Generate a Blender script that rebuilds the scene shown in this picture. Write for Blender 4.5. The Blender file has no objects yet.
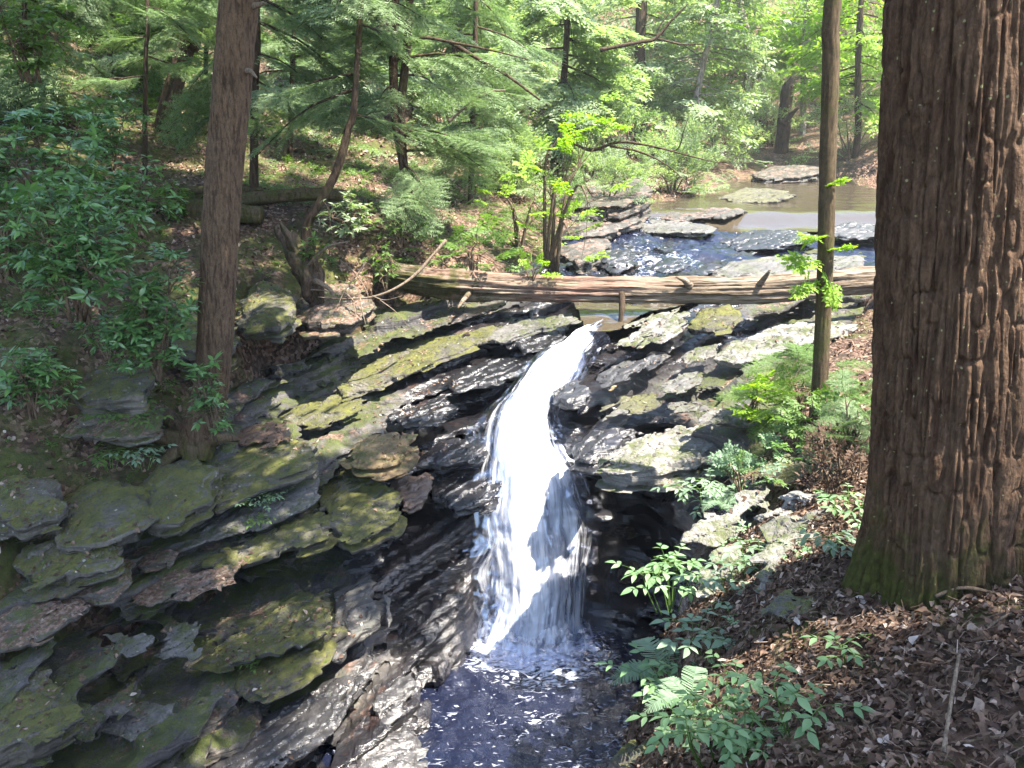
import bpy, math, random
import numpy as np
from mathutils import Vector, Matrix

R = math.radians
rng = np.random.default_rng(7)
random.seed(7)
scene = bpy.context.scene
COL = scene.collection

# ------------------------------------------------------------------ camera model
F = 850.0
PITCH = math.atan(254.0 / F)
FWD = np.array([0.0, math.cos(PITCH), -math.sin(PITCH)])
UPV = np.array([0.0, math.sin(PITCH), math.cos(PITCH)])


def ray(px, py):
    d = FWD + UPV * ((384.0 - py) / F)
    return np.array([(px - 512.0) / F, d[1], d[2]])


def at(px, py, Y):
    """world point on the sight line of a photo position, Y metres upstream of the camera"""
    d = ray(px, py)
    return d * (Y / d[1])


def at_z(px, py, Z):
    d = ray(px, py)
    return d * (Z / d[2])


def m_per_px(px, py, Y):
    p = at(px, py, Y)
    return float(p @ FWD) / F


cam = bpy.data.cameras.new('camera')
cam.sensor_width = 36.0
cam.lens = 36.0 * F / 1024.0
cam.clip_start = 0.05
cam.clip_end = 600.0
camo = bpy.data.objects.new('camera', cam)
camo.rotation_euler = (math.pi / 2 - PITCH, 0, 0)
COL.objects.link(camo)
scene.camera = camo

# ------------------------------------------------------------------ tagging and meshes


def tag(o, label=None, cat=None, group=None, kind=None):
    if label: o['label'] = label
    if cat: o['category'] = cat
    if group: o['group'] = group
    if kind: o['kind'] = kind
    return o


def empty(name, loc, label=None, cat=None, group=None):
    o = bpy.data.objects.new(name, None)
    o.empty_display_size = 0.2
    o.location = loc
    COL.objects.link(o)
    return tag(o, label, cat, group)


def mesh_np(name, V, quads=None, tris=None, smooth=True, uv=None, attrs=None):
    me = bpy.data.meshes.new(name)
    V = np.ascontiguousarray(V, dtype=np.float32)
    me.vertices.add(len(V))
    me.vertices.foreach_set('co', V.ravel())
    lp, st, n = [], [], 0
    if quads is not None and len(quads):
        q = np.asarray(quads, dtype=np.int32)
        lp.append(q.ravel()); st.append(n + np.arange(len(q), dtype=np.int32) * 4); n += q.size
    if tris is not None and len(tris):
        t = np.asarray(tris, dtype=np.int32)
        lp.append(t.ravel()); st.append(n + np.arange(len(t), dtype=np.int32) * 3); n += t.size
    lp = np.concatenate(lp); st = np.concatenate(st)
    me.loops.add(len(lp)); me.loops.foreach_set('vertex_index', lp)
    me.polygons.add(len(st)); me.polygons.foreach_set('loop_start', st)
    me.polygons.foreach_set('use_smooth', np.full(len(st), smooth, dtype=bool))
    if uv is not None:
        l = me.uv_layers.new(name='UVMap')
        l.data.foreach_set('uv', np.ascontiguousarray(np.asarray(uv, dtype=np.float32)[lp]).ravel())
    for k, a in (attrs or {}).items():
        at_ = me.attributes.new(k, 'FLOAT', 'POINT')
        at_.data.foreach_set('value', np.ascontiguousarray(a, dtype=np.float32))
    me.update(calc_edges=True)
    return me


def obj(name, me, m, parent=None, loc=None):
    o = bpy.data.objects.new(name, me)
    if m is not None and not me.materials:
        me.materials.append(m)
    if parent is not None: o.parent = parent
    if loc is not None: o.location = [float(c) for c in loc]
    COL.objects.link(o)
    return o


class Geo:
    """collects quads"""
    def __init__(self):
        self.V, self.Q, self.T, self.n = [], [], [], 0

    def add(self, V, Q=None, T=None):
        self.V.append(np.asarray(V, dtype=np.float64))
        if Q is not None and len(Q): self.Q.append(np.asarray(Q) + self.n)
        if T is not None and len(T): self.T.append(np.asarray(T) + self.n)
        self.n += len(V)
        return self

    def mesh(self, name, origin=None, smooth=True):
        V = np.concatenate(self.V)
        if origin is not None: V = V - np.asarray(origin)
        return mesh_np(name, V, np.concatenate(self.Q) if self.Q else None,
                       np.concatenate(self.T) if self.T else None, smooth)


# ------------------------------------------------------------------ noise
def _h(ix, iy, iz, seed):
    with np.errstate(over='ignore'):
        h = (ix.astype(np.uint32) * np.uint32(374761393) + iy.astype(np.uint32) * np.uint32(668265263)
             + iz.astype(np.uint32) * np.uint32(2246822519) + np.uint32((seed * 3266489917) & 0xffffffff))
        h = (h ^ (h >> np.uint32(13))) * np.uint32(1274126177)
        h = (h ^ (h >> np.uint32(16))) * np.uint32(2654435769)
        h = h ^ (h >> np.uint32(15))
    return h.astype(np.float32) * np.float32(2.0 / 4294967295.0) - np.float32(1.0)


def hsh(i, j, k, seed=0):
    f = lambda a: np.asarray(a, dtype=np.int64)
    i, j, k = np.broadcast_arrays(f(i), f(j), f(k))
    return _h(i & 0xffffffff, j & 0xffffffff, k & 0xffffffff, seed)


def vnoise(x, y, z=0.0, seed=0):
    x, y, z = np.broadcast_arrays(np.asarray(x, np.float32), np.asarray(y, np.float32), np.asarray(z, np.float32))
    fx, fy, fz = np.floor(x), np.floor(y), np.floor(z)
    ix, iy, iz = fx.astype(np.int64) & 0xffffffff, fy.astype(np.int64) & 0xffffffff, fz.astype(np.int64) & 0xffffffff
    tx, ty, tz = x - fx, y - fy, z - fz
    s = lambda t: t * t * t * (t * (t * 6 - 15) + 10)
    tx, ty, tz = s(tx), s(ty), s(tz)
    ix1, iy1, iz1 = (ix + 1) & 0xffffffff, (iy + 1) & 0xffffffff, (iz + 1) & 0xffffffff
    l = lambda a, b, t: a + (b - a) * t
    a = l(l(_h(ix, iy, iz, seed), _h(ix1, iy, iz, seed), tx), l(_h(ix, iy1, iz, seed), _h(ix1, iy1, iz, seed), tx), ty)
    if not np.any(tz): return a
    b = l(l(_h(ix, iy, iz1, seed), _h(ix1, iy, iz1, seed), tx), l(_h(ix, iy1, iz1, seed), _h(ix1, iy1, iz1, seed), tx), ty)
    return l(a, b, tz)


def fbm(x, y, z=0.0, o=4, seed=0):
    a, f, t = 1.0, 1.0, 0.0
    x, y, z = np.asarray(x, np.float32), np.asarray(y, np.float32), np.asarray(z, np.float32)
    for k in range(o):
        t = t + a * vnoise(x * f, y * f, z * f, seed + 17 * k)
        a *= 0.5; f *= 2.03
    return t


def sstep(a, b, x):
    t = np.clip((x - a) / (b - a), 0, 1)
    return t * t * (3 - 2 * t)


def sd_poly(x, y, P):
    """signed distance to polygon, positive inside"""
    P = np.asarray(P, float)
    d = np.full(x.shape, 1e9)
    ins = np.zeros(x.shape, bool)
    for k in range(len(P)):
        a, b = P[k], P[(k + 1) % len(P)]
        e = b - a
        t = np.clip(((x - a[0]) * e[0] + (y - a[1]) * e[1]) / max(e @ e, 1e-12), 0, 1)
        d = np.minimum(d, (x - a[0] - t * e[0]) ** 2 + (y - a[1] - t * e[1]) ** 2)
        c = ((a[1] > y) != (b[1] > y))
        with np.errstate(divide='ignore', invalid='ignore'):
            xi = a[0] + (y - a[1]) / (b[1] - a[1] + 1e-15) * e[0]
        ins ^= (c & (x < xi))
    d = np.sqrt(d)
    return np.where(ins, d, -d)


def d_path(x, y, P):
    P = np.asarray(P, float)
    d = np.full(x.shape, 1e9)
    for k in range(len(P) - 1):
        a, b = P[k], P[k + 1]
        e = b - a
        t = np.clip(((x - a[0]) * e[0] + (y - a[1]) * e[1]) / max(e @ e, 1e-12), 0, 1)
        d = np.minimum(d, (x - a[0] - t * e[0]) ** 2 + (y - a[1] - t * e[1]) ** 2)
    return np.sqrt(d)


def surface_nets(D, org, h):
    """D > 0 is solid. Returns vertices and quads."""
    S = D > 0
    nx, ny, nz = D.shape
    c = np.zeros((nx - 1, ny - 1, nz - 1), np.uint8)
    offs = [(i, j, k) for i in (0, 1) for j in (0, 1) for k in (0, 1)]
    for i, j, k in offs:
        c += S[i:nx - 1 + i, j:ny - 1 + j, k:nz - 1 + k]
    act = np.argwhere((c > 0) & (c < 8))
    idx = np.full(c.shape, -1, np.int32)
    idx[act[:, 0], act[:, 1], act[:, 2]] = np.arange(len(act))
    vals = {o: D[act[:, 0] + o[0], act[:, 1] + o[1], act[:, 2] + o[2]] for o in offs}
    acc = np.zeros((len(act), 3)); cnt = np.zeros(len(act))
    for o in offs:
        for ax in range(3):
            if o[ax]: continue
            p = list(o); p[ax] = 1; p = tuple(p)
            a, b = vals[o], vals[p]
            m = (a > 0) != (b > 0)
            t = np.where(m, a / np.where(m, a - b, 1), 0)
            q = np.tile(np.array(o, float), (len(act), 1)); q[:, ax] = t
            acc += q * m[:, None]; cnt += m
    V = (act + acc / np.maximum(cnt, 1)[:, None]) * np.asarray(h) + np.asarray(org)
    Q = []
    for ax in range(3):
        sl0 = [slice(1, -1)] * 3; sl1 = [slice(1, -1)] * 3
        sl0[ax] = slice(0, -1); sl1[ax] = slice(1, None)
        A, B = S[tuple(sl0)], S[tuple(sl1)]
        e = np.argwhere(A != B)
        if not len(e): continue
        u, v = (ax + 1) % 3, (ax + 2) % 3
        base = e.copy(); base[:, u] += 1; base[:, v] += 1
        flip = A[e[:, 0], e[:, 1], e[:, 2]]
        def cell(du, dv):
            q = base.copy(); q[:, u] += du; q[:, v] += dv
            return idx[q[:, 0], q[:, 1], q[:, 2]]
        q = np.stack([cell(-1, -1), cell(0, -1), cell(0, 0), cell(-1, 0)], 1)
        q[~flip] = q[~flip][:, ::-1]
        Q.append(q)
    return V, np.concatenate(Q)


def relax(V, Q, n=1, f=0.5):
    for _ in range(n):
        s = np.zeros_like(V); c = np.zeros(len(V))
        for k in range(4):
            a, b = Q[:, k], Q[:, (k + 1) % 4]
            np.add.at(s, a, V[b]); np.add.at(c, a, 1)
            np.add.at(s, b, V[a]); np.add.at(c, b, 1)
        V = V + f * (s / np.maximum(c, 1)[:, None] - V)
    return V


def catmull(P, n):
    P = np.asarray(P, float)
    if len(P) == 2:
        return P[0] + (P[1] - P[0]) * np.linspace(0, 1, n)[:, None]
    Q = np.vstack([2 * P[0] - P[1], P, 2 * P[-1] - P[-2]])
    t = np.linspace(0, len(P) - 1 - 1e-9, n)
    i = t.astype(int); u = (t - i)[:, None]
    a, b, c, d = Q[i], Q[i + 1], Q[i + 2], Q[i + 3]
    return 0.5 * (2 * b + (c - a) * u + (2 * a - 5 * b + 4 * c - d) * u * u + (3 * b - a - 3 * c + d) * u ** 3)


def tube(P, r, seg=8, n=None, dispf=None, cap=True):
    """swept tube: P points, r radii at those points; dispf(theta, s, radius) gives extra radius"""
    P = np.asarray(P, float); r = np.asarray(r, float) * np.ones(len(P))
    n = n or max(2, len(P) * 3)
    C = catmull(P, n)
    rr = np.interp(np.linspace(0, 1, n), np.linspace(0, 1, len(r)), r)
    T = np.gradient(C, axis=0); T /= np.linalg.norm(T, axis=1)[:, None] + 1e-12
    ref = np.array([0, 0, 1.0]) if abs(T[:, 2]).mean() < 0.8 else np.array([0, 1.0, 0])
    A = np.cross(T, ref); A /= np.linalg.norm(A, axis=1)[:, None] + 1e-12
    B = np.cross(T, A)
    th = np.linspace(0, 2 * math.pi, seg, endpoint=False)
    s = np.concatenate([[0], np.cumsum(np.linalg.norm(np.diff(C, axis=0), axis=1))])
    RR = rr[:, None] * np.ones((1, seg))
    if dispf is not None:
        RR = RR + dispf(th[None, :] + 0 * RR, s[:, None] + 0 * RR, RR)
    V = C[:, None, :] + RR[..., None] * (np.cos(th)[None, :, None] * A[:, None, :] + np.sin(th)[None, :, None] * B[:, None, :])
    V = V.reshape(-1, 3)
    i = np.arange(n - 1)[:, None] * seg; j = np.arange(seg)[None, :]; j1 = (j + 1) % seg
    Q = np.stack([i + j, i + j1, i + seg + j1, i + seg + j], -1).reshape(-1, 4)
    Tr = None
    if cap:
        V = np.vstack([V, C[0], C[-1]])
        a = np.arange(seg); b = (a + 1) % seg
        k0, k1 = n * seg, n * seg + 1
        Tr = np.vstack([np.stack([b, a, np.full(seg, k0)], 1), np.stack([(n - 1) * seg + a, (n - 1) * seg + b, np.full(seg, k1)], 1)])
    return V, Q, Tr


# ------------------------------------------------------------------ node helpers
class NT:
    def __init__(self, name):
        self.m = bpy.data.materials.new(name); self.m.use_nodes = True
        self.t = self.m.node_tree
        self.t.nodes.clear()
        self.out = self.t.nodes.new('ShaderNodeOutputMaterial')

    def n(self, typ, **kw):
        nd = self.t.nodes.new('ShaderNode' + typ)
        ins = kw.pop('ins', {})
        for k, v in kw.items(): setattr(nd, k, v)
        for k, v in ins.items(): self.set(nd, k, v)
        return nd

    def set(self, nd, k, v):
        s = nd.inputs[k]
        if isinstance(v, bpy.types.NodeSocket): self.t.links.new(v, s)
        elif isinstance(v, (tuple, list)) and len(v) == 3 and s.type == 'RGBA': s.default_value = (*v, 1)
        else: s.default_value = v

    def pos(self): return self.n('NewGeometry').outputs['Position']

    def mapping(self, v, scale=(1, 1, 1), rot=(0, 0, 0)):
        return self.n('Mapping', ins={'Vector': v, 'Scale': scale, 'Rotation': rot}).outputs[0]

    def noise(self, v, scale=1.0, detail=4.0, rough=0.55, dist=0.0):
        return self.n('TexNoise', ins={'Vector': v, 'Scale': scale, 'Detail': detail, 'Roughness': rough, 'Distortion': dist}).outputs['Fac']

    def ramp(self, f, stops, interp='LINEAR'):
        nd = self.n('ValToRGB'); cr = nd.color_ramp; cr.interpolation = interp
        while len(cr.elements) < len(stops): cr.elements.new(0.5)
        for e, (p, c) in zip(cr.elements, stops):
            e.position = p; e.color = (*c, 1) if len(c) == 3 else c
        self.t.links.new(f, nd.inputs['Fac'])
        return nd.outputs['Color']

    def rng(self, f, a, b, c=0.0, d=1.0):
        return self.n('MapRange', ins={0: f, 1: a, 2: b, 3: c, 4: d}).outputs[0]

    def mix(self, f, a, b, blend='MIX'):
        nd = self.n('MixRGB', blend_type=blend)
        self.set(nd, 0, f); self.set(nd, 1, a); self.set(nd, 2, b)
        return nd.outputs[0]

    def math(self, op, a, b=0.0, clamp=False):
        nd = self.n('Math', operation=op, use_clamp=clamp)
        self.set(nd, 0, a); self.set(nd, 1, b)
        return nd.outputs[0]

    def bump(self, h, strength=0.5, dist=0.02, normal=None):
        nd = self.n('Bump', ins={'Strength': strength, 'Distance': dist, 'Height': h})
        if normal is not None: self.t.links.new(normal, nd.inputs['Normal'])
        return nd.outputs[0]

    def bsdf(self, **ins):
        return self.n('BsdfPrincipled', ins=ins)

    def done(self, shader):
        self.t.links.new(shader, self.out.inputs['Surface'])
        return self.m


def mat_rock(name, cols, moss=0.6, lichen=0.3, litter=0.0, mosscols=((0.030, 0.040, 0.008), (0.085, 0.105, 0.020)), scl=1.0):
    k = NT(name)
    p = k.pos()
    geo = k.n('NewGeometry')
    nz = k.n('SeparateXYZ', ins={0: geo.outputs['True Normal']}).outputs[2]
    wet = k.n('Attribute', attribute_name='wet').outputs['Fac']
    big = k.noise(p, 1.3 * scl, 5, 0.6)
    lam = k.noise(k.mapping(p, (1.6, 1.6, 26), (0.0, R(9), 0)), 1.0, 5, 0.6, 0.4)
    fine = k.noise(p, 34, 5, 0.65)
    mid = k.noise(p, 7.5, 5, 0.6)
    c = k.ramp(big, [(0.30, cols[0]), (0.5, cols[1]), (0.70, cols[2])])
    c = k.mix(k.rng(lam, 0.36, 0.66, 0.0, 0.75), c, tuple(0.45 * x for x in cols[0]))
    c = k.mix(0.45, c, k.ramp(fine, [(0.3, (0.25, 0.25, 0.25)), (0.7, (1.35, 1.3, 1.25))]), 'MULTIPLY')
    # lichen spots
    lv = k.n('TexVoronoi', ins={'Vector': p, 'Scale': 13.0, 'Randomness': 1.0}).outputs['Distance']
    ls = k.math('MULTIPLY', k.rng(k.math('ADD', lv, k.math('MULTIPLY', fine, 0.30)), 0.36, 0.28), k.rng(mid, 0.50, 0.58))
    c = k.mix(k.math('MULTIPLY', ls, lichen), c, (0.34, 0.37, 0.30))
    # moss
    up = k.rng(nz, 0.05, 0.75)
    mn = k.math('ADD', k.math('MULTIPLY', k.noise(p, 2.6, 6, 0.65), 1.0), k.math('MULTIPLY', k.noise(p, 17, 3, 0.6), 0.35))
    mm = k.math('ADD', k.math('MULTIPLY', up, 0.34), mn)
    mm = k.math('ADD', mm, k.math('MULTIPLY', k.math('SUBTRACT', k.noise(p, 45, 3, 0.7), 0.5), 0.35))
    mm = k.rng(mm, 1.14 - 0.38 * moss, 1.30 - 0.38 * moss)
    mm = k.math('MULTIPLY', mm, k.rng(wet, 0.15, 0.5, 1.0, 0.0))
    if moss <= 0: mm = k.math('MULTIPLY', mm, 0.0)
    mc = k.ramp(k.math('ADD', k.math('MULTIPLY', k.noise(p, 5, 4, 0.6), 0.6), k.math('MULTIPLY', k.noise(p, 38, 4, 0.7), 0.4)), [(0.36, mosscols[0]), (0.5, tuple(0.5 * (a_ + b__) for a_, b__ in zip(*mosscols))), (0.64, mosscols[1])])
    c = k.mix(k.math('MULTIPLY', mm, 0.92), c, mc)
    if litter > 0:
        li = k.math('MULTIPLY', k.rng(k.noise(p, 3.1, 4, 0.6), 0.62 - 0.25 * litter, 0.68 - 0.25 * litter), k.rng(nz, 0.6, 0.85))
        c = k.mix(k.math('MULTIPLY', li, 0.85), c, k.ramp(k.noise(p, 26, 3, 0.6), [(0.3, (0.05, 0.03, 0.02)), (0.5, (0.15, 0.085, 0.06)), (0.68, (0.30, 0.22, 0.18))]))
    # wet stone is darker and glossier; tint deepened further to blacken the shaded recess
    c = k.mix(wet, c, k.mix(1.0, c, (0.17, 0.17, 0.21), 'MULTIPLY'))
    rough = k.rng(wet, 0.0, 1.0, 0.82, 0.16)
    rough = k.math('ADD', rough, k.math('MULTIPLY', mid, 0.12), True)
    hgt = k.math('ADD', k.math('MULTIPLY', lam, 0.9), k.math('ADD', k.math('MULTIPLY', mid, 0.6), k.math('MULTIPLY', fine, 0.30)))
    hgt = k.math('ADD', hgt, k.math('MULTIPLY', k.math('MULTIPLY', mm, k.noise(p, 70, 3, 0.7)), 0.9))
    b = k.bump(hgt, 0.85, 0.035)
    s = k.bsdf(**{'Base Color': c, 'Roughness': rough, 'Normal': b, 'Specular IOR Level': k.rng(wet, 0.0, 1.0, 0.45, 1.0)})
    return k.done(s.outputs[0])


def mat_leaf(name, ca, cb, rough=0.45, transl=0.35, spec=0.5, tmul=(1.5, 1.7, 0.7)):
    k = NT(name)
    rnd = k.n('NewGeometry').outputs['Random Per Island']
    p = k.pos()
    big = k.noise(p, 0.9, 3, 0.6)
    f = k.math('ADD', k.math('MULTIPLY', rnd, 0.65), k.math('MULTIPLY', big, 0.5), True)
    c = k.ramp(f, [(0.15, ca), (0.85, cb)])
    s = k.bsdf(**{'Base Color': c, 'Roughness': rough, 'Specular IOR Level': spec})
    tr = k.n('BsdfTranslucent', ins={'Color': k.mix(1.0, c, tmul, 'MULTIPLY')})
    mx = k.n('MixShader', ins={0: transl, 1: s.outputs[0], 2: tr.outputs[0]})
    return k.done(mx.outputs[0])


def mat_bark(name, cr, cf, moss=0.0, vs=3.0, lichen=0.0, mossz=None, ridge=26.0, bumpd=0.02):
    """cr ridge colours (two), cf furrow colour"""
    k = NT(name)
    tc = k.n('TexCoord').outputs['Object']
    p = k.pos()
    r1 = k.noise(k.mapping(tc, (1, 1, 1.0 / vs / 2.2)), ridge, 5, 0.6, 0.5)
    plates = k.noise(k.mapping(tc, (1, 1, 0.45)), ridge * 1.4, 4, 0.6, 0.2)
    big = k.noise(p, 2.2, 4, 0.6)
    c = k.mix(big, cr[0], cr[1])
    c = k.mix(k.rng(r1, 0.36, 0.52, 1, 0), c, cf)
    c = k.mix(0.7, c, k.ramp(plates, [(0.3, (0.40, 0.37, 0.35)), (0.7, (1.40, 1.32, 1.25))]), 'MULTIPLY')
    fineb = k.noise(k.mapping(tc, (1, 1, 0.6)), ridge * 4.5, 4, 0.7)
    c = k.mix(0.6, c, k.ramp(fineb, [(0.32, (0.45, 0.42, 0.4)), (0.68, (1.4, 1.35, 1.3))]), 'MULTIPLY')
    if lichen > 0:
        lv = k.n('TexVoronoi', ins={'Vector': p, 'Scale': 24.0, 'Randomness': 1.0}).outputs['Distance']
        lm = k.rng(k.math('ADD', lv, k.math('MULTIPLY', k.noise(p, 60, 2), 0.30)), 0.28, 0.22)
        lm = k.math('MULTIPLY', lm, k.rng(k.noise(p, 3.5, 3), 0.40, 0.50))
        c = k.mix(k.math('MULTIPLY', lm, lichen), c, (0.26, 0.265, 0.13))
    if moss > 0:
        mn = k.noise(p, 4.5, 6, 0.68)
        if mossz is not None:
            z = k.n('SeparateXYZ', ins={0: p}).outputs[2]
            x = k.n('SeparateXYZ', ins={0: p}).outputs[0]
            g = k.rng(z, mossz[0], mossz[1], 0.54, 0.0)
            g = k.math('MAXIMUM', g, k.math('MULTIPLY', k.rng(x, mossz[2], mossz[3], 0.0, 0.40), k.rng(z, mossz[0], mossz[4], 1.0, 0.0)))
            mn = k.math('ADD', mn, k.math('SUBTRACT', g, 0.32))
        mm = k.rng(mn, 0.60 - 0.2 * moss, 0.82 - 0.2 * moss)
        mc = k.ramp(k.noise(p, 30, 3), [(0.3, (0.024, 0.029, 0.006)), (0.7, (0.062, 0.072, 0.013))])
        c = k.mix(k.math('MULTIPLY', mm, 0.85), c, mc)
    h = k.math('ADD', k.math('ADD', r1, k.math('MULTIPLY', plates, 0.7)), k.math('MULTIPLY', fineb, 0.6))
    s = k.bsdf(**{'Base Color': c, 'Roughness': 0.9, 'Specular IOR Level': 0.2, 'Normal': k.bump(h, 0.9, bumpd)})
    return k.done(s.outputs[0])
# ================================================================== TERRAIN SHAPE
CP = []
for px, py, Y in [
    # left ledges
    (300, 470, 9.0), (380, 445, 9.8), (250, 640, 7.5), (100, 620, 7.0), (60, 705, 6.0), (200, 755, 6.0), (380, 700, 7.3),
    (100, 520, 7.8), (20, 480, 7.8), (40, 330, 9.0), (130, 410, 9.0), (190, 450, 8.8), (330, 640, 7.7), (0, 590, 6.8),
    (0, 768, 5.4), (420, 740, 6.9), (340, 560, 8.6), (0, 200, 11.0), (20, 420, 8.3), (420, 600, 8.5), (470, 610, 8.7),
    (400, 500, 9.2), (450, 480, 9.5),
    # left rear slope
    (450, 345, 11.6), (450, 400, 10.9), (300, 405, 10.5), (380, 350, 11.6), (520, 330, 11.9), (400, 300, 12.9), (300, 300, 11.6),
    (300, 200, 14.0), (400, 232, 13.5), (470, 262, 13.6), (150, 150, 16.0), (300, 130, 22.0), (50, 100, 16.0), (100, 30, 22.0),
    (350, 60, 28.0), (500, 60, 45.0), (500, 160, 30.0), (640, 165, 31.0), (560, 195, 22.0), (600, 205, 20.5), (220, 250, 12.0),
    (540, 250, 15.5), (130, 250, 11.5), (240, 180, 15.5),
    # stream bed upstream
    (600, 322, 12.0), (640, 310, 12.8), (700, 262, 15.2), (640, 262, 15.4), (590, 262, 15.4), (640, 222, 18.5), (720, 232, 18.0), (800, 250, 16.8),
    (700, 208, 21.5), (760, 200, 23.5), (840, 222, 20.0), (760, 186, 30.0), (860, 190, 28.0), (760, 166, 37.0), (860, 172, 34.0),
    (800, 130, 44.0), (800, 60, 52.0), (800, 0, 58.0), (650, 60, 50.0), (640, 120, 40.0),
    # right ledges and bank
    (720, 478, 7.5), (690, 440, 8.4), (700, 560, 5.2), (660, 640, 4.2), (640, 742, 3.4), (760, 560, 4.5), (760, 700, 2.9), (860, 640, 2.9),
    (960, 700, 2.3), (1020, 560, 3.2), (860, 480, 5.5), (840, 400, 8.0), (740, 352, 10.8), (840, 330, 11.5), (820, 290, 13.2), (870, 242, 17.2),
    (660, 330, 11.8), (700, 320, 12.2), (630, 410, 9.7), (620, 370, 10.6), (680, 395, 9.9), (1000, 760, 2.0), (780, 440, 7.0), (940, 300, 12.0)]:
    CP.append(at(px, py, Y))
FALL = [  # px, py, Y, half width in px
    (600, 331, 12.0, 7), (580, 343, 11.6, 13), (561, 360, 11.05, 18), (541, 385, 10.6, 23), (526, 410, 10.2, 27), (521, 435, 9.9, 31), (524, 460, 9.68, 37),
    (529, 485, 9.5, 47), (531, 515, 9.36, 53), (535, 550, 9.22, 54), (537, 590, 9.1, 54), (535, 622, 9.0, 50), (534, 640, 8.93, 54)]
FP = np.array([at(a, b, c) for a, b, c, d in FALL])
for p in FP[:-2]: CP.append(p - np.array([0, -0.05, 0.14]))
CP = [np.array(c) for c in CP]
# the gorge bed and places no sight line reaches
for w in [(0.2, 8.6, -6.4), (0.8, 8.3, -6.4), (0.2, 7.4, -6.5), (1.0, 7.3, -6.4), (-0.4, 6.4, -6.5), (0.6, 6.0, -6.5), (-1.0, 5.0, -6.5), (-1.6, 3.8, -6.4), (-2.6, 2.0, -6.4), (-3.4, -1.0, -6.4),
          (0.1, 4.2, -5.4), (-0.5, 2.6, -4.4), (-1.3, 0.6, -4.2), (-0.3, 0.6, -2.0), (0.0, 2.0, -2.5), (0.45, 2.6, -2.35), (0.3, 0.5, -1.7), (1.5, 0.0, -1.55), (-1.6, -2.0, -4.0), (0.5, -3.0, -1.6), (4.0, -3.0, -1.0),
          (1.75, 8.2, -4.6), (1.5, 7.2, -4.6), (1.2, 6.2, -4.4), (0.95, 5.2, -4.2), (1.45, 8.6, -5.6), (1.35, 7.4, -6.0), (1.1, 6.2, -6.2),
          (-4.4, 4.2, -5.2), (-5.6, 5.0, -4.4), (-5.0, 2.0, -5.4), (-7.0, 0.0, -4.6), (-8.5, 5.0, -3.0), (-8.5, 9.0, -1.2), (-12, 10, 1.2), (-14, 3.0, 0.4), (-20, 12, 5), (-22, -2, 4), (-30, 30, 12), (-18, 30, 7), (-12, 40, 7), (-30, 60, 18), (-8, 60, 10),
          (4.0, 3.0, -1.5), (4.5, 6.0, -2.0), (6.0, 9.0, -2.2), (7.0, 12.0, -2.3), (9.0, 17.0, -1.8), (8.0, 3.0, -0.6), (12, 10, 0.2), (14, 18, 0.6), (13, 28, -0.6), (20, 5, 2.5), (22, 25, 4.0), (30, 40, 9), (25, 60, 14), (6, 66, 14), (40, 10, 8), (40, 70, 20)]:
    CP.append(np.array(w, float))
CP = np.array(CP)


def rbf_fit(C, smooth=0.02):
    n = len(C)
    d = np.sqrt(((C[:, None, :2] - C[None, :, :2]) ** 2).sum(-1))
    A = np.zeros((n + 3, n + 3))
    A[:n, :n] = -d + smooth * np.eye(n)
    A[:n, n] = 1; A[:n, n + 1:] = C[:, :2]
    A[n:, :n] = A[:n, n:].T
    b = np.zeros(n + 3); b[:n] = C[:, 2]
    return np.linalg.solve(A, b)


WT = rbf_fit(CP)


def H(x, y):
    x = np.asarray(x, float); y = np.asarray(y, float)
    sh = np.broadcast(x, y).shape
    x = np.broadcast_to(x, sh).ravel(); y = np.broadcast_to(y, sh).ravel()
    n = len(CP)
    o = np.empty(len(x))
    for a in range(0, len(x), 20000):
        xs, ys = x[a:a + 20000], y[a:a + 20000]
        d = np.sqrt((xs[:, None] - CP[None, :, 0]) ** 2 + (ys[:, None] - CP[None, :, 1]) ** 2)
        o[a:a + 20000] = -(d @ WT[:n]) + WT[n] + WT[n + 1] * xs + WT[n + 2] * ys
    return o.reshape(sh)


# plan outline of the bare bedrock
ROCKPOLY = [(-6.2, 3.6), (-5.0, 5.6), (-4.6, 7.4), (-3.7, 8.5), (-3.4, 10.0), (-3.6, 11.6), (-2.4, 12.6), (-0.6, 13.4), (0.6, 15.0), (1.4, 18.0), (2.2, 21.5), (6.0, 26.0), (11.0, 27.0),
            (9.0, 20.0), (7.0, 15.5), (5.4, 12.6), (4.0, 10.4), (3.2, 9.0), (2.5, 7.6), (1.9, 6.2), (1.15, 5.0), (0.75, 4.2), (0.35, 3.4), (-0.5, 2.6)]
STREAM = [(-3.4, -1.0), (-1.6, 3.8), (-0.2, 6.0), (0.35, 7.6), (0.3, 8.9), (0.15, 9.7), (0.6, 10.8), (1.15, 11.7), (1.7, 12.8), (2.4, 15.0), (3.8, 19.0), (7.5, 27.0)]


def wetness(x, y, z):
    d = d_path(x, y, STREAM)
    d = d + 0.30 * vnoise(x * 1.7, y * 1.7, z * 1.7, 91) + 0.12 * vnoise(x * 6, y * 6, z * 6, 92)
    w = 1.0 - sstep(1.55, 2.3, d)
    # the dry shelf on the right stands clear of the spray
    dry = sstep(-3.35, -3.1, z) * sstep(1.15, 1.5, x) * (1 - sstep(10.2, 11.5, y))
    return np.clip(w * (1 - dry), 0, 1)


POOLPOLY = [at_z(a_, b_, -1.85)[:2] for a_, b_ in ((722, 183), (750, 179), (830, 178), (920, 180), (960, 214), (900, 216), (830, 212), (790, 206), (742, 198))]


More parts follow.
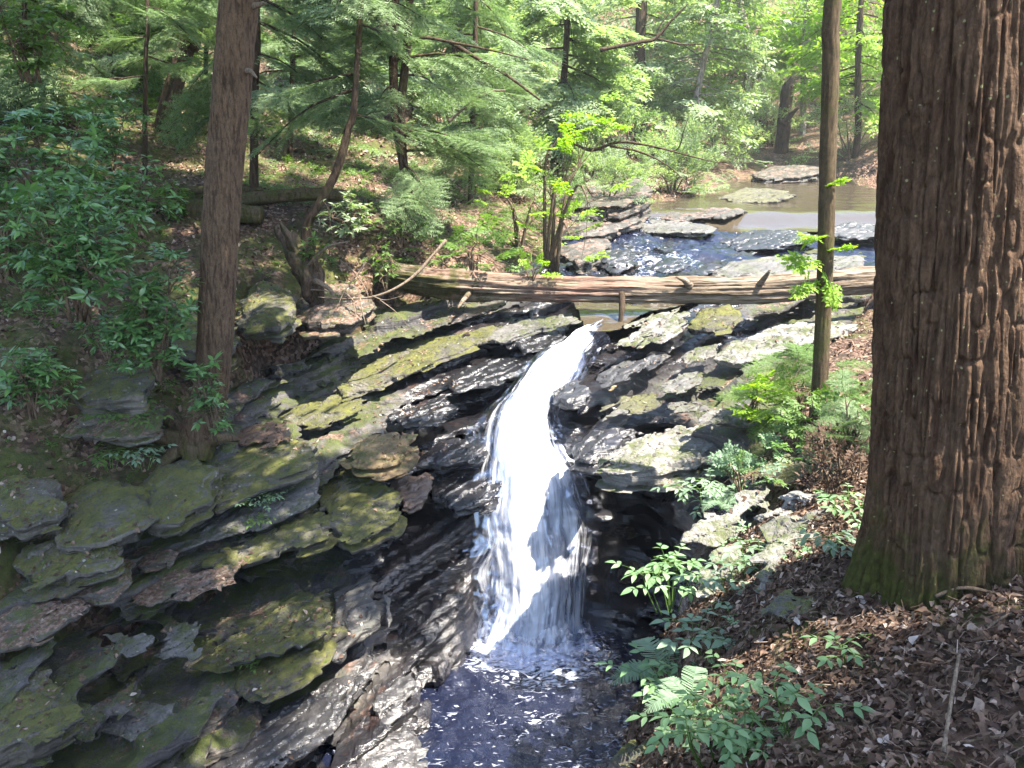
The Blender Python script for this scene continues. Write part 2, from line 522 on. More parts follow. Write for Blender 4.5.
def soil(x, y):
    x = np.asarray(x, float); y = np.asarray(y, float)
    h = H(x, y)
    n = 0.05 * fbm(x * 1.1, y * 1.1, 0.0, 4, 3) + 0.022 * fbm(x * 4.5, y * 4.5, 0.0, 3, 4)
    far = sstep(9, 20, y) * (1 - sstep(-2, 1, x)) + sstep(-4, -9, x)
    n = n + far * 0.22 * fbm(x * 0.45, y * 0.45, 0.0, 4, 5)
    ins = sd_poly(x, y, ROCKPOLY) + 0.22 * fbm(x * 1.3, y * 1.3, 0.0, 3, 6)
    up = sstep(20, 24, y)
    z = h + n - (sstep(-0.05, 0.4, ins) * 0.75 + sstep(0.2, 1.0, ins) * 1.5) * (1 - up) - up * sstep(-0.3, 0.6, ins) * 0.25
    pm = sstep(-0.5, 0.5, sd_poly(x, y, POOLPOLY) + 0.4 * vnoise(x * 0.8, y * 0.8, 0, 7))
    return z * (1 - pm) + np.minimum(z, -2.25) * pm


def axis(segs):
    a = []
    for lo, hi, st in segs:
        a += list(np.arange(lo, hi - 1e-6, st))
    a.append(segs[-1][1])
    return np.array(a)


gx = axis([(-60, -24, 2.5), (-24, -12, 0.6), (-12, -6.5, 0.2), (-6.5, 4.5, 0.075), (4.5, 9, 0.16), (9, 20, 0.5), (20, 60, 2.5)])
gy = axis([(-30, -6, 3.0), (-6, 0.4, 0.4), (0.4, 6, 0.07), (6, 16, 0.11), (16, 34, 0.25), (34, 60, 0.8), (60, 110, 3.0)])
GX, GY = np.meshgrid(gx, gy, indexing='ij')
GZ = soil(GX, GY)
V = np.stack([GX, GY, GZ], -1).reshape(-1, 3)
ni, nj = GX.shape
ii = np.arange(ni - 1)[:, None] * nj; jj = np.arange(nj - 1)[None, :]
Q = np.stack([ii + jj, ii + nj + jj, ii + nj + jj + 1, ii + jj + 1], -1).reshape(-1, 4)

k = NT('forest_floor')
p = k.pos()
nz = k.n('SeparateXYZ', ins={0: k.n('NewGeometry').outputs['Normal']}).outputs[2]
a = k.noise(p, 22, 6, 0.7); b_ = k.noise(p, 1.6, 5, 0.6); c_ = k.noise(p, 75, 3, 0.65)
vor = k.n('TexVoronoi', ins={'Vector': k.mapping(p, (1, 1, 1)), 'Scale': 24.0}).outputs['Color']
vs = k.n('SeparateColor', ins={0: vor}).outputs[0]
c = k.ramp(vs, [(0.0, (0.028, 0.018, 0.012)), (0.4, (0.085, 0.050, 0.034)), (0.75, (0.17, 0.105, 0.075)), (1.0, (0.27, 0.19, 0.15))])
c = k.mix(0.6, c, k.ramp(a, [(0.3, (0.25, 0.24, 0.23)), (0.7, (1.3, 1.25, 1.2))]), 'MULTIPLY')
c = k.mix(k.rng(b_, 0.5, 0.35), c, (0.035, 0.026, 0.018))
mm = k.math('ADD', k.noise(p, 1.15, 6, 0.68), k.math('MULTIPLY', k.noise(p, 9, 4, 0.6), 0.25))
mm = k.math('ADD', mm, k.rng(k.n('SeparateXYZ', ins={0: p}).outputs[0], -1.0, -5.0, 0.0, 0.10))
mm = k.rng(mm, 0.64, 0.76)
c = k.mix(k.math('MULTIPLY', mm, 0.85), c, k.ramp(k.noise(p, 14, 4), [(0.3, (0.030, 0.040, 0.008)), (0.7, (0.065, 0.078, 0.016))]))
hb = k.math('ADD', k.math('MULTIPLY', vs, 0.5), k.math('ADD', a, k.math('MULTIPLY', c_, 0.4)))
M_SOIL = k.done(k.bsdf(**{'Base Color': c, 'Roughness': 0.92, 'Specular IOR Level': 0.25, 'Normal': k.bump(hb, 0.9, 0.03)}).outputs[0])
g = obj('ground', mesh_np('ground', V, Q), M_SOIL)
tag(g, 'leaf strewn forest floor of the gorge banks and hillside', 'ground', kind='structure')

# ================================================================== BEDROCK
hS = 0.05
X0, Y0, Z0 = -6.6, 3.2, -6.8
hZ = 0.032
nxs, nys, nzs = int(13.6 / hS), int(18.3 / hS), int(6.0 / hZ)
bx = X0 + np.arange(nxs) * hS; by = Y0 + np.arange(nys) * hS; bz = Z0 + np.arange(nzs) * hZ
BX, BY = np.meshgrid(bx, by, indexing='ij')
h2 = H(BX, BY)
sdr = sd_poly(BX, BY, ROCKPOLY)
flowd = d_path(BX, BY, [(p_[0], p_[1]) for p_ in FP])
amp = (0.25 + 0.75 * sstep(0.25, 0.8, flowd)) * (1 - 0.65 * sstep(14, 17, BY))
h2 = h2 - 0.5 * sstep(0.25, -0.6, sdr) - 0.22
BASIN = [at_z(a_, b_, -5.9)[:2] for a_, b_ in ((418, 830), (432, 745), (442, 700), (470, 655), (486, 632), (585, 626), (630, 640), (655, 690), (650, 760), (655, 830))]
pb = sstep(-0.15, 0.22, sd_poly(BX, BY, BASIN) + 0.10 * fbm(BX * 2.5, BY * 2.5, 0.0, 3, 19))
h2 = h2 * (1 - pb) + np.minimum(h2, -6.5) * pb
amp = amp * (1 - 0.8 * pb)
D = (h2[:, :, None] - bz[None, None, :]).astype(np.float32)
NB = 0.75
act = np.abs(D) < NB
ai, aj, ak = np.nonzero(act)
x = bx[ai]; y = by[aj]; z = bz[ak]
s = z - 0.20 * x - 0.06 * y + 0.10 * vnoise(x * 0.6, y * 0.6, z * 0.3, 11) + 0.03 * vnoise(x * 2.3, y * 2.3, 0, 12)
rl = np.random.default_rng(3)
th = rl.choice([0.05, 0.075, 0.11, 0.16, 0.24, 0.32], 200, p=[.22, .24, .22, .18, .09, .05])
edges = -11 + np.cumsum(th)
kk = np.searchsorted(edges, s)
frac = (s - edges[np.clip(kk - 1, 0, 199)]) / th[np.clip(kk, 0, 199)]
ca_, sa_ = math.cos(R(38)), math.sin(R(38))
wx = x + 0.16 * vnoise(x * 1.4, y * 1.4, z * 1.4, 13); wy = y + 0.16 * vnoise(x * 1.4, y * 1.4, z * 1.4, 14)
u = wx * ca_ + wy * sa_; v = -wx * sa_ + wy * ca_
lsz = 0.75 + 0.4 * hsh(kk, 3, 5, 21)
iu = np.floor(u / (2.3 * (1 + 0.3 * hsh(kk, 1, 1, 22))) + 3.7 * hsh(kk, 1, 2, 23)).astype(int)
iv = np.floor(v / (0.46 * (1 + 0.3 * hsh(kk, 1, 3, 24))) + 3.7 * hsh(kk, 1, 4, 25)).astype(int)
off = 0.26 * hsh(kk, iu, iv, 26) + 0.13 * hsh(kk, 7, 7, 27)
lam = np.floor(s / 0.045).astype(int)
off = off + 0.05 * hsh(lam, iu, 0, 28)
off = off - 0.10 * (frac < 0.13) * (th[np.clip(kk, 0, 199)] > 0.09)
off = off * amp[ai, aj] + 0.05 * fbm(x * 3, y * 3, z * 3, 3, 29)
D[ai, aj, ak] += off.astype(np.float32)
# hollows eaten out under the ledges
BXX, BYY = BX[:, :, None], BY[:, :, None]; BZZ = bz[None, None, :]
for (px_, py_, Y_, r_, sl_) in ((312, 562, 8.35, (0.50, 0.85, 0.27), 0.25), (262, 584, 8.1, (0.50, 0.8, 0.24), 0.25), (215, 600, 7.9, (0.45, 0.6, 0.17), 0.2), (60, 630, 7.0, (0.5, 0.7, 0.24), 0.1), (115, 660, 7.0, (0.5, 0.75, 0.26), 0.2), (175, 678, 7.0, (0.4, 0.6, 0.18), 0.2), (20, 738, 6.1, (.5, .5, .16), .1), (88, 752, 6.0, (.4, .4, .14), .2), (330, 760, 6.9, (.3, .4, .12), .2),
                               (290, 338, 11.3, (0.80, 0.9, 0.40), 0.2), (340, 322, 12.0, (0.6, 0.7, 0.28), 0.2), (640, 515, 9.0, (0.62, 1.7, 0.46), 0.0), (640, 570, 8.9, (0.62, 1.6, 0.80), 0.0), (665, 620, 8.2, (0.45, 0.9, 0.7), 0.0),
                               (330, 520, 8.9, (0.30, 0.4, 0.10), 0.2), (400, 520, 9.2, (0.4, 0.4, 0.18), 0.0), (40, 560, 7.4, (0.5, 0.4, 0.12), 0.1), (100, 512, 8.0, (0.35, 0.35, 0.16), 0.0)):
    c_ = at(px_, py_, Y_)
    sx = slice(*np.clip(np.searchsorted(bx, [c_[0] - 1.6 * r_[0], c_[0] + 1.6 * r_[0]]), 0, nxs)); sy = slice(*np.clip(np.searchsorted(by, [c_[1] - 1.6 * r_[1], c_[1] + 1.6 * r_[1]]), 0, nys))
    ex, ey, ez = np.broadcast_arrays(BXX[sx, sy], BYY[sx, sy], BZZ)
    qq = np.sqrt(((ex - c_[0]) / r_[0]) ** 2 + ((ey - c_[1]) / r_[1]) ** 2 + ((ez - c_[2] - sl_ * (ex - c_[0])) / r_[2]) ** 2)
    ls = np.floor((ez - 0.2 * ex + 0.06 * vnoise(ex * 1.5, ey * 1.5, 0, 61)) / 0.09).astype(int)
    jb = np.floor((ex * 0.79 + ey * 0.62) / 0.42 + 0.4 * hsh(ls, 2, 2, 62)).astype(int)
    qq = qq + 0.24 * hsh(ls, jb, 1, 63) + 0.14 * vnoise(ex * 4, ey * 4, ez * 4, 64)
    D[sx, sy] = np.minimum(D[sx, sy], ((qq - 1) * min(r_)).astype(np.float32))
D[:, :, 0] = 1.0
V, Q = surface_nets(D, (X0, Y0, Z0), (hS, hS, hZ))
# drop what the soil covers by far and the underside
qc = V[Q].mean(1)
keep = (qc[:, 2] > Z0 + 0.12)
sr = sd_poly(qc[:, 0], qc[:, 1], ROCKPOLY)
keep &= sr > -0.55
Q = Q[keep]
V = relax(V, Q, 1, 0.30)
V = V + 0.012 * np.stack([vnoise(V[:, 0] * 9, V[:, 1] * 9, V[:, 2] * 9, 31 + q_) for q_ in range(3)], 1)
used = np.unique(Q); rm = np.full(len(V), -1); rm[used] = np.arange(len(used))
V = V[used]; Q = rm[Q]
wet = wetness(V[:, 0], V[:, 1], V[:, 2])
SLATE = ((0.050, 0.048, 0.052), (0.105, 0.098, 0.092), (0.165, 0.145, 0.120))
M_BED = mat_rock('bedrock_slate', SLATE, moss=0.62, lichen=0.35, litter=0.15)
o = obj('bedrock_terrain', mesh_np('bedrock', V, Q, smooth=False, attrs={'wet': wet}), M_BED)
tag(o, 'dark layered slate bedrock forming the walls and bed of the gorge', 'bedrock', kind='structure')
del D, act
# ================================================================== SEPARATE SLABS AND BOULDERS
M_MOSSY = mat_rock('mossy_slate', ((0.075, 0.070, 0.062), (0.13, 0.12, 0.10), (0.19, 0.17, 0.145)), moss=0.72, lichen=0.8, mosscols=((0.034, 0.038, 0.008), (0.130, 0.132, 0.024)))
M_GREY = mat_rock('grey_slate', ((0.085, 0.083, 0.080), (0.145, 0.140, 0.132), (0.21, 0.20, 0.185)), moss=0.45, lichen=0.6)
M_TAN = mat_rock('tan_slate', ((0.12, 0.085, 0.045), (0.20, 0.145, 0.075), (0.28, 0.21, 0.12)), moss=0.40, lichen=0.2)
M_DARK = mat_rock('wet_black_slate', ((0.035, 0.035, 0.040), (0.06, 0.06, 0.065), (0.10, 0.095, 0.095)), moss=0.3, lichen=0.0)
M_PALE = mat_rock('pale_slate', ((0.17, 0.165, 0.155), (0.25, 0.24, 0.225), (0.33, 0.32, 0.30)), moss=0.42, lichen=0.3)  # paler slate tones for the lighter slabs on both banks
M_LITTER = mat_rock('litter_covered_slate', ((0.085, 0.075, 0.065), (0.14, 0.125, 0.105), (0.20, 0.18, 0.15)), moss=0.70, lichen=0.4, litter=0.9)
M_BANK = mat_rock('dark_mossy_bank_stone', ((0.04, 0.036, 0.03), (0.075, 0.066, 0.055), (0.11, 0.098, 0.08)), moss=0.7, lichen=0.3, litter=0.5, mosscols=((0.02, 0.024, 0.006), (0.065, 0.070, 0.016)))
M_REDSOIL = mat_rock('reddish_slate', ((0.11, 0.07, 0.05), (0.17, 0.11, 0.075), (0.22, 0.15, 0.11)), moss=0.25, lichen=0.1)


def slab(name, label, cat, pix, Y, th, mat, dip=(0.15, 0.08), wet=0.0, h=0.022, lamt=0.05, rnd=0.014, group=None, seed=0, dome=0.0, grow=0.0, lift=0.0, rag=0.0):
    pix = np.array(pix, float); Y = Y * 0.98
    cpx = pix.mean(0)
    c = at(cpx[0], cpx[1], Y); c[2] += lift
    nrm = np.array([-dip[0], -dip[1], 1.0])
    P = []
    for a, b in pix:
        d = ray(a, b)
        P.append(d * ((nrm @ c) / (nrm @ d)) - c)
    P = np.array(P)[:, :2]
    lo = P.min(0) - 0.16 - grow; hi = P.max(0) + 0.16 + grow
    ext = hi - lo
    h = max(h, max(ext) / 125)
    xs = np.arange(lo[0], hi[0], h); ys = np.arange(lo[1], hi[1], h); ws = np.arange(-th - 4 * h, 4 * h + dome + 0.05, h)
    X, Yg, W = np.meshgrid(xs, ys, ws, indexing='ij')
    x2, y2 = X[:, :, 0], Yg[:, :, 0]
    sd = sd_poly(x2, y2, P) + grow
    sd = sd + 0.020 * fbm(x2 * 3.1, y2 * 3.1, 0.0, 4, seed + 5) + 0.014 * fbm(x2 * 11, y2 * 11, 0.0, 3, seed + 6)
    lam = np.floor((ws + 0.015 * seed) / lamt).astype(int)
    lo_ = 0.060 * hsh(lam, seed, 3, 41) - 0.12 * np.clip(-ws / th, 0, 1) ** 1.5 + 0.03
    # joints break the rim into blocks, each lamina a little differently
    ang = hsh(seed, 1, 1, 42) * 3.1
    ui = np.floor((x2 * math.cos(ang) + y2 * math.sin(ang)) / 0.24 + 0.3 * vnoise(x2 * 2, y2 * 2, 0, seed)).astype(int)
    blk = 0.060 * hsh(ui[:, :, None], lam[None, None, :], seed, 43)
    vi = np.floor((-x2 * math.sin(ang) + y2 * math.cos(ang)) / 0.31 + 0.3 * vnoise(x2 * 2, y2 * 2, 0, seed + 2)).astype(int)
    blk = blk + 0.050 * hsh(ui[:, :, None], vi[:, :, None], seed + (lam[None, None, :] // 2), 45)
    sd = sd + rag * fbm(x2 * 2.2, y2 * 2.2, 0.0, 3, seed + 15)
    Dd = sd[:, :, None] + lo_[None, None, :] + blk
    st = 0.034 * (fbm(x2 * 1.4, y2 * 3.0, 0.0, 3, seed + 8) + 0.8 * sd > 0.35) * 0 + 0.034 * (fbm(x2 * 1.5, y2 * 2.6, 0.0, 3, seed + 8) > 0.05) + 0.034 * (fbm(x2 * 1.3, y2 * 3.0, 0.0, 3, seed + 9) > 0.2) + 0.04 * (sd < 0.10 + 0.12 * vnoise(x2 * 1.6, y2 * 1.6, 0, seed + 11)) + 0.018 * fbm(x2 * 5, y2 * 5, 0.0, 3, seed + 10)
    qs = (0.72 * x2 - 0.69 * y2) / 0.17 + 0.55 * vnoise(x2 * 1.8, y2 * 1.8, 0, seed + 12) + 0.25 * vnoise(x2 * 7, y2 * 7, 0, seed + 13)
    stair = 0.022 * (np.floor(qs) - np.floor(qs).min()) / max(1.0, 0.35 * np.ptp(np.floor(qs))) + 0.030 * (0.5 + 0.5 * hsh(np.floor(qs).astype(int), seed, 9, 44))
    crk = np.abs(qs - np.round(qs)) < 0.05
    st = 0.55 * st + stair + 0.03 * crk
    top = -st[:, :, None] - W + dome * np.clip(sd / (0.5 * min(ext)), 0, 1)[:, :, None] ** 0.6
    bot = W + th * (0.85 + 0.15 * vnoise(x2 * 2, y2 * 2, 0, seed + 3))[:, :, None]
    A = np.minimum(top, bot)
    # rounded minimum of side and top
    m = np.minimum(Dd, A)
    both = np.clip(rnd - np.abs(Dd - A), 0, None)
    Df = (m - both * both / (4 * rnd + 1e-6)).astype(np.float32)
    Df[[0, -1]] = -1; Df[:, [0, -1]] = -1; Df[:, :, [0, -1]] = -1
    V, Q = surface_nets(Df, (lo[0], lo[1], ws[0]), h)
    comp = np.arange(len(V))                      # keep the one biggest piece
    for _ in range(400):
        old = comp.copy()
        np.minimum.at(comp, Q.ravel(), np.repeat(comp[Q].min(1), 4)); comp = comp[comp]
        if (comp == old).all(): break
    big = np.bincount(comp).argmax(); Q = Q[comp[Q[:, 0]] == big]
    us_ = np.unique(Q); rm_ = np.full(len(V), -1); rm_[us_] = np.arange(len(us_)); V = V[us_]; Q = rm_[Q]
    V = relax(V, Q, 1, 0.22)
    V[:, 2] += dip[0] * V[:, 0] + dip[1] * V[:, 1]
    V += 0.008 * np.stack([vnoise(V[:, 0] * 13, V[:, 1] * 13, V[:, 2] * 13, 51 + q + seed) for q in range(3)], 1)
    o = obj(name, mesh_np(name, V, Q, smooth=False, attrs={'wet': np.full(len(V), wet)}), mat, loc=c)
    return tag(o, label, cat, group, 'thing')


S = slab
# left bank, top to bottom
S('rock_ledge', 'thick mossy slate ledge jutting out just below the left tree', 'rock ledge', [(187, 473), (200, 446), (230, 434), (267, 430), (310, 438), (323, 452), (313, 462), (262, 474), (213, 496), (187, 486)], 9.0, 0.30, M_MOSSY, seed=1)
S('rock_slab', 'long pale edged slab slanting under the mossy ledge below the left tree', 'rock slab', [(185, 520), (230, 498), (276, 480), (318, 466), (320, 486), (300, 500), (262, 518), (215, 530), (180, 540)], 8.6, 0.20, M_GREY, seed=2)
S('rock_slab', 'moss streaked slab forming the lip over the long black hollow on the left', 'rock slab', [(182, 556), (233, 532), (283, 518), (324, 498), (338, 520), (330, 530), (283, 546), (257, 556), (217, 564)], 8.25, 0.22, M_MOSSY, seed=3)
S('boulder', 'tan brown blocky rock sticking out toward the cascade from the left ledges', 'boulder', [(346, 447), (362, 437), (392, 430), (414, 432), (418, 443), (404, 455), (385, 462), (352, 461)], 9.5, 0.28, M_TAN, seed=4, rnd=0.06)
S('rock_slab', 'green mossy block right below the tan rock on the left bank', 'rock slab', [(326, 478), (345, 464), (368, 468), (398, 488), (394, 512), (352, 530), (326, 518)], 9.0, 0.34, M_MOSSY, seed=5)
S('rock_slab', 'small reddish wet ledge between the tan rock and the white water', 'rock slab', [(384, 470), (410, 460), (432, 472), (430, 490), (408, 500), (392, 490)], 9.25, 0.22, M_REDSOIL, seed=6, wet=0.45)
S('rock_slab', 'flat slab with brown litter on its left half, left of the black hollow', 'rock slab', [(137, 579), (187, 555), (240, 552), (238, 573), (193, 592), (146, 592)], 7.7, 0.14, M_LITTER, seed=7)
S('rock', 'small rounded rock topped with brown leaves under the left tree roots', 'rock', [(123, 545), (150, 534), (180, 541), (170, 559), (133, 564)], 7.9, 0.16, M_LITTER, seed=8, dome=0.06)
S('rock_slab', 'thin pale slab with a bright broken edge on the lower left bank', 'rock slab', [(86, 601), (133, 590), (160, 597), (173, 608), (143, 617), (100, 612)], 7.15, 0.10, M_PALE, seed=9, lamt=0.035)
S('rock', 'triangular stone wedged under the thin pale slab', 'rock', [(100, 624), (155, 616), (159, 632), (127, 647)], 6.95, 0.16, M_GREY, seed=10)
S('rock', 'triangular grey stone leaning beside the big mossy slab on the left', 'rock', [(152, 645), (173, 622), (208, 613), (191, 648), (160, 652)], 7.1, 0.15, M_GREY, seed=11)
S('rock_slab', 'big mossy slab in the middle of the lower left bank', 'rock slab', [(190, 655), (233, 627), (280, 602), (320, 586), (330, 602), (325, 620), (277, 644), (220, 661)], 7.5, 0.20, M_MOSSY, seed=12, dip=(0.22, 0.06))
S('rock_slab', 'olive slab stepping out beneath the big mossy slab on the lower left', 'rock slab', [(170, 668), (227, 656), (283, 640), (338, 618), (336, 647), (300, 674), (263, 689), (230, 676)], 7.25, 0.24, M_MOSSY, seed=13, dip=(0.22, 0.06))
S('boulder', 'square edged mossy block at the left border of the photo, lowest one', 'boulder', [(-30, 690), (-5, 668), (40, 668), (55, 682), (84, 704), (45, 727), (0, 745), (-30, 745)], 5.9, 0.36, M_MOSSY, seed=14)
S('rock_slab', 'brown litter covered slab at the left border above the square mossy block', 'rock slab', [(-30, 600), (10, 588), (50, 578), (90, 597), (67, 617), (17, 641), (-30, 650)], 6.75, 0.18, M_LITTER, seed=15)
S('rock_slab', 'smooth grey slab with scattered fallen leaves at the lower left, above the bottom edge', 'rock slab', [(100, 700), (150, 688), (186, 700), (160, 726), (125, 738), (95, 724)], 6.5, 0.14, M_GREY, seed=16, wet=0.25)
S('rock_slab', 'wide purple grey slab across the bottom of the left bank', 'rock slab', [(130, 765), (172, 728), (233, 716), (275, 700), (341, 668), (360, 672), (336, 716), (270, 764), (232, 790), (150, 795)], 6.75, 0.22, M_GREY, seed=17, wet=0.8, dip=(0.25, 0.05))
S('rock_slab', 'blocky slab end beside the wet slope, right of the big mossy slab', 'rock slab', [(338, 588), (362, 574), (380, 592), (384, 612), (361, 628), (338, 646)], 8.0, 0.26, M_GREY, seed=18, wet=0.4)
S('rock_slab', 'smooth wet pale grey slab dipping into the pool at the bottom', 'rock slab', [(330, 770), (352, 738), (384, 716), (410, 706), (430, 726), (426, 756), (400, 785), (350, 800)], 7.0, 0.22, M_GREY, seed=19, wet=0.8, dip=(-0.15, 0.15))
S('rock_slab', 'narrow wet slab running up between the mossy slabs and the wet slope', 'rock slab', [(374, 700), (392, 672), (414, 660), (418, 684), (404, 704), (385, 722)], 7.55, 0.16, M_GREY, seed=20, wet=0.85, dip=(-0.05, 0.25))
# wet dark ledges left of the fall
wl = [
    ('long black wet ledge above the tan rock, left of the white water', [(388, 412), (420, 398), (452, 388), (462, 400), (440, 414), (400, 422)], 10.4, 0.2),
    ('shiny black ledge touching the white water halfway down on the left', [(420, 440), (455, 432), (488, 436), (482, 452), (446, 460), (420, 456)], 9.95, 0.2),
    ('black wet ledge at the foot of the tan rock, edge in the spray', [(430, 470), (470, 462), (500, 470), (494, 494), (455, 502), (432, 492)], 9.55, 0.26),
    ('dark wet ledge between the left end of the log and the lip of the fall', [(440, 372), (490, 352), (540, 346), (538, 360), (500, 376), (452, 386)], 11.3, 0.2),
    ('thin wet ledge just left of the top of the white water', [(500, 338), (540, 326), (570, 330), (556, 344), (520, 350)], 11.8, 0.14)]
for i, (lb, px_, Y_, t_) in enumerate(wl):
    S('rock_ledge', lb, 'rock ledge', px_, Y_, t_, M_DARK, seed=30 + i, wet=0.9)
# layered slope under the log, left
ul = [
    ('long mossy layered slab climbing toward the left end of the log', [(330, 372), (400, 342), (470, 322), (500, 318), (500, 328), (440, 352), (380, 378), (340, 392)], 11.8, 0.2, M_MOSSY),
    ('grey layered slab under the middle of the log, left of the lip', [(470, 330), (520, 312), (570, 306), (584, 314), (548, 324), (500, 338)], 12.3, 0.16, M_GREY),
    ('dark green slab low on the slope behind the left tree', [(250, 402), (320, 392), (370, 384), (372, 400), (320, 420), (262, 424)], 10.7, 0.18, M_MOSSY),
    ('brown slab with red leaf litter just right of the left tree', [(228, 424), (262, 416), (292, 418), (296, 432), (262, 438), (232, 438)], 9.6, 0.14, M_REDSOIL)]
for i, (lb, px_, Y_, t_, m_) in enumerate(ul):
    S('rock_slab', lb, 'rock slab', px_, Y_, t_, m_, seed=40 + i, dip=(0.20, 0.1))
S('boulder', 'moss carpeted overhanging rock above the dark hollow right of the left tree', 'boulder', [(236, 300), (250, 284), (276, 278), (292, 288), (298, 306), (280, 318), (246, 320)], 10.9, 0.34, M_MOSSY, seed=45, dome=0.12, rnd=0.1)
S('boulder', 'dark earthy rock behind the dead roots over the hollow', 'boulder', [(290, 300), (318, 282), (352, 280), (372, 296), (350, 312), (306, 316)], 11.6, 0.42, M_LITTER, seed=46, dome=0.1, rnd=0.1)
# right side
S('boulder', 'big flat topped grey boulder right of the white water above the black recess', 'boulder', [(597, 457), (633, 430), (673, 420), (704, 415), (722, 436), (703, 454), (664, 462), (630, 462)], 8.3, 0.40, M_PALE, dip=(0.06, 0.05), seed=50, rnd=0.08)
S('boulder', 'rounded black wet boulder at the edge of the white water', 'boulder', [(576, 438), (594, 425), (620, 421), (637, 427), (620, 446), (594, 457), (578, 453)], 9.35, 0.30, M_DARK, seed=51, wet=0.85, dome=0.12, rnd=0.12)
S('rock', 'black blocky rock standing in the right edge of the white water', 'rock', [(553, 385), (574, 376), (592, 379), (596, 389), (575, 397), (556, 396)], 10.35, 0.26, M_DARK, seed=52, wet=0.8, rnd=0.06)
S('rock_slab', 'thin slab with a green moss patch stacked above the rounded black boulder', 'rock slab', [(602, 415), (612, 404), (645, 402), (662, 408), (650, 420), (615, 422)], 9.55, 0.10, M_GREY, seed=53, wet=0.3)
S('rock_slab', 'dark mossy slab with a rounded nose in the stack right of the fall', 'rock slab', [(606, 402), (628, 392), (654, 388), (664, 398), (640, 406)], 9.9, 0.14, M_MOSSY, seed=54, wet=0.2)
S('rock', 'small brown topped stone poking from the stack right of the fall', 'rock', [(600, 382), (612, 375), (626, 374), (622, 383), (604, 388)], 10.2, 0.14, M_TAN, seed=55)
S('rock_slab', 'dark slab end at the very top right of the white water', 'rock slab', [(590, 372), (622, 356), (662, 346), (668, 354), (640, 368), (604, 380)], 10.7, 0.16, M_DARK, seed=56, wet=0.5, dip=(0.26, 0.06))
S('rock_slab', 'blue grey slab in the middle of the stack right of the fall', 'rock slab', [(658, 378), (680, 366), (704, 362), (708, 374), (690, 384), (664, 386)], 10.1, 0.16, M_GREY, seed=57, wet=0.3)
S('rock_slab', 'grey slab at the front of the stack, just above the big flat boulder', 'rock slab', [(658, 398), (684, 392), (706, 398), (700, 406), (672, 408)], 9.6, 0.12, M_GREY, seed=58, wet=0.3)
S('rock_slab', 'bright grey smooth slab under the log beside the hanging stick', 'rock slab', [(618, 338), (630, 320), (652, 310), (676, 304), (690, 312), (664, 326), (640, 342)], 11.7, 0.12, M_PALE, seed=59, dip=(0.2, 0.08))
S('boulder', 'pointed pale block leaning under the log', 'boulder', [(648, 328), (664, 313), (684, 306), (694, 314), (680, 324), (660, 334)], 11.45, 0.20, M_PALE, seed=60, dip=(0.28, 0.1))
S('boulder', 'mossy dark block propped under the log at its middle', 'boulder', [(694, 318), (702, 304), (732, 300), (740, 310), (730, 318), (708, 322)], 11.9, 0.26, M_MOSSY, seed=61)
S('rock_slab', 'flat pale slab under the right half of the log', 'rock slab', [(738, 312), (760, 305), (800, 301), (804, 308), (772, 314), (746, 318)], 11.7, 0.10, M_PALE, seed=62)
S('rock_slab', 'brightest flat slab on the right shelf near the thin trunk', 'rock slab', [(712, 354), (730, 336), (770, 324), (812, 316), (862, 315), (850, 326), (814, 337), (776, 348), (740, 360)], 10.9, 0.16, M_PALE, seed=63, dip=(0.08, 0.06))
S('rock_slab', 'grey stepped slab left of the brightest flat slab', 'rock slab', [(672, 352), (694, 340), (722, 336), (726, 346), (704, 356), (680, 362)], 10.9, 0.12, M_GREY, seed=64)
S('rock_slab', 'grey slab with torn left end at the foot of the leafy shrubs on the right', 'rock slab', [(702, 416), (712, 405), (740, 400), (790, 398), (812, 404), (790, 416), (740, 420)], 8.3, 0.16, M_GREY, seed=65, dip=(0.05, 0.05))
S('rock', 'yellow green mossy stone in the middle of the right bank', 'rock', [(758, 464), (770, 452), (790, 448), (808, 460), (800, 472), (776, 476)], 6.4, 0.16, M_MOSSY, seed=66, dome=0.07, grow=0.06)
S('rock_slab', 'flat pale stone on the right bank beside the dead brown shrub', 'rock slab', [(690, 530), (712, 506), (740, 486), (772, 482), (776, 500), (748, 522), (716, 540)], 5.5, 0.10, M_PALE, seed=67, dip=(0.04, 0.10), lift=0.06, grow=0.12)
S('rock_slab', 'dark edged step stone left of the big trunk', 'rock slab', [(776, 518), (790, 509), (838, 504), (862, 508), (850, 520), (812, 528), (784, 530)], 4.9, 0.12, M_GREY, seed=68, dip=(0.03, 0.04), lift=0.14, grow=0.03)
S('rock_slab', 'broad pale stone with moss rim below the step stone by the big trunk', 'rock slab', [(756, 566), (772, 548), (806, 536), (846, 532), (862, 544), (846, 560), (800, 574), (764, 578)], 4.35, 0.10, M_PALE, seed=69, dip=(0.03, 0.06), lift=0.15, grow=0.12)
S('rock', 'mossy rock at the bottom edge above the pool on the right', 'rock', [(610, 775), (622, 748), (648, 732), (672, 742), (668, 775), (640, 800)], 3.35, 0.24, M_MOSSY, seed=70, dome=0.08, lift=0.12)
S('rock', 'low moss hump at the left foot of the big trunk', 'rock', [(782, 596), (800, 580), (840, 574), (866, 584), (850, 606), (806, 612)], 3.75, 0.12, M_MOSSY, seed=71, dome=0.06, lift=0.18)
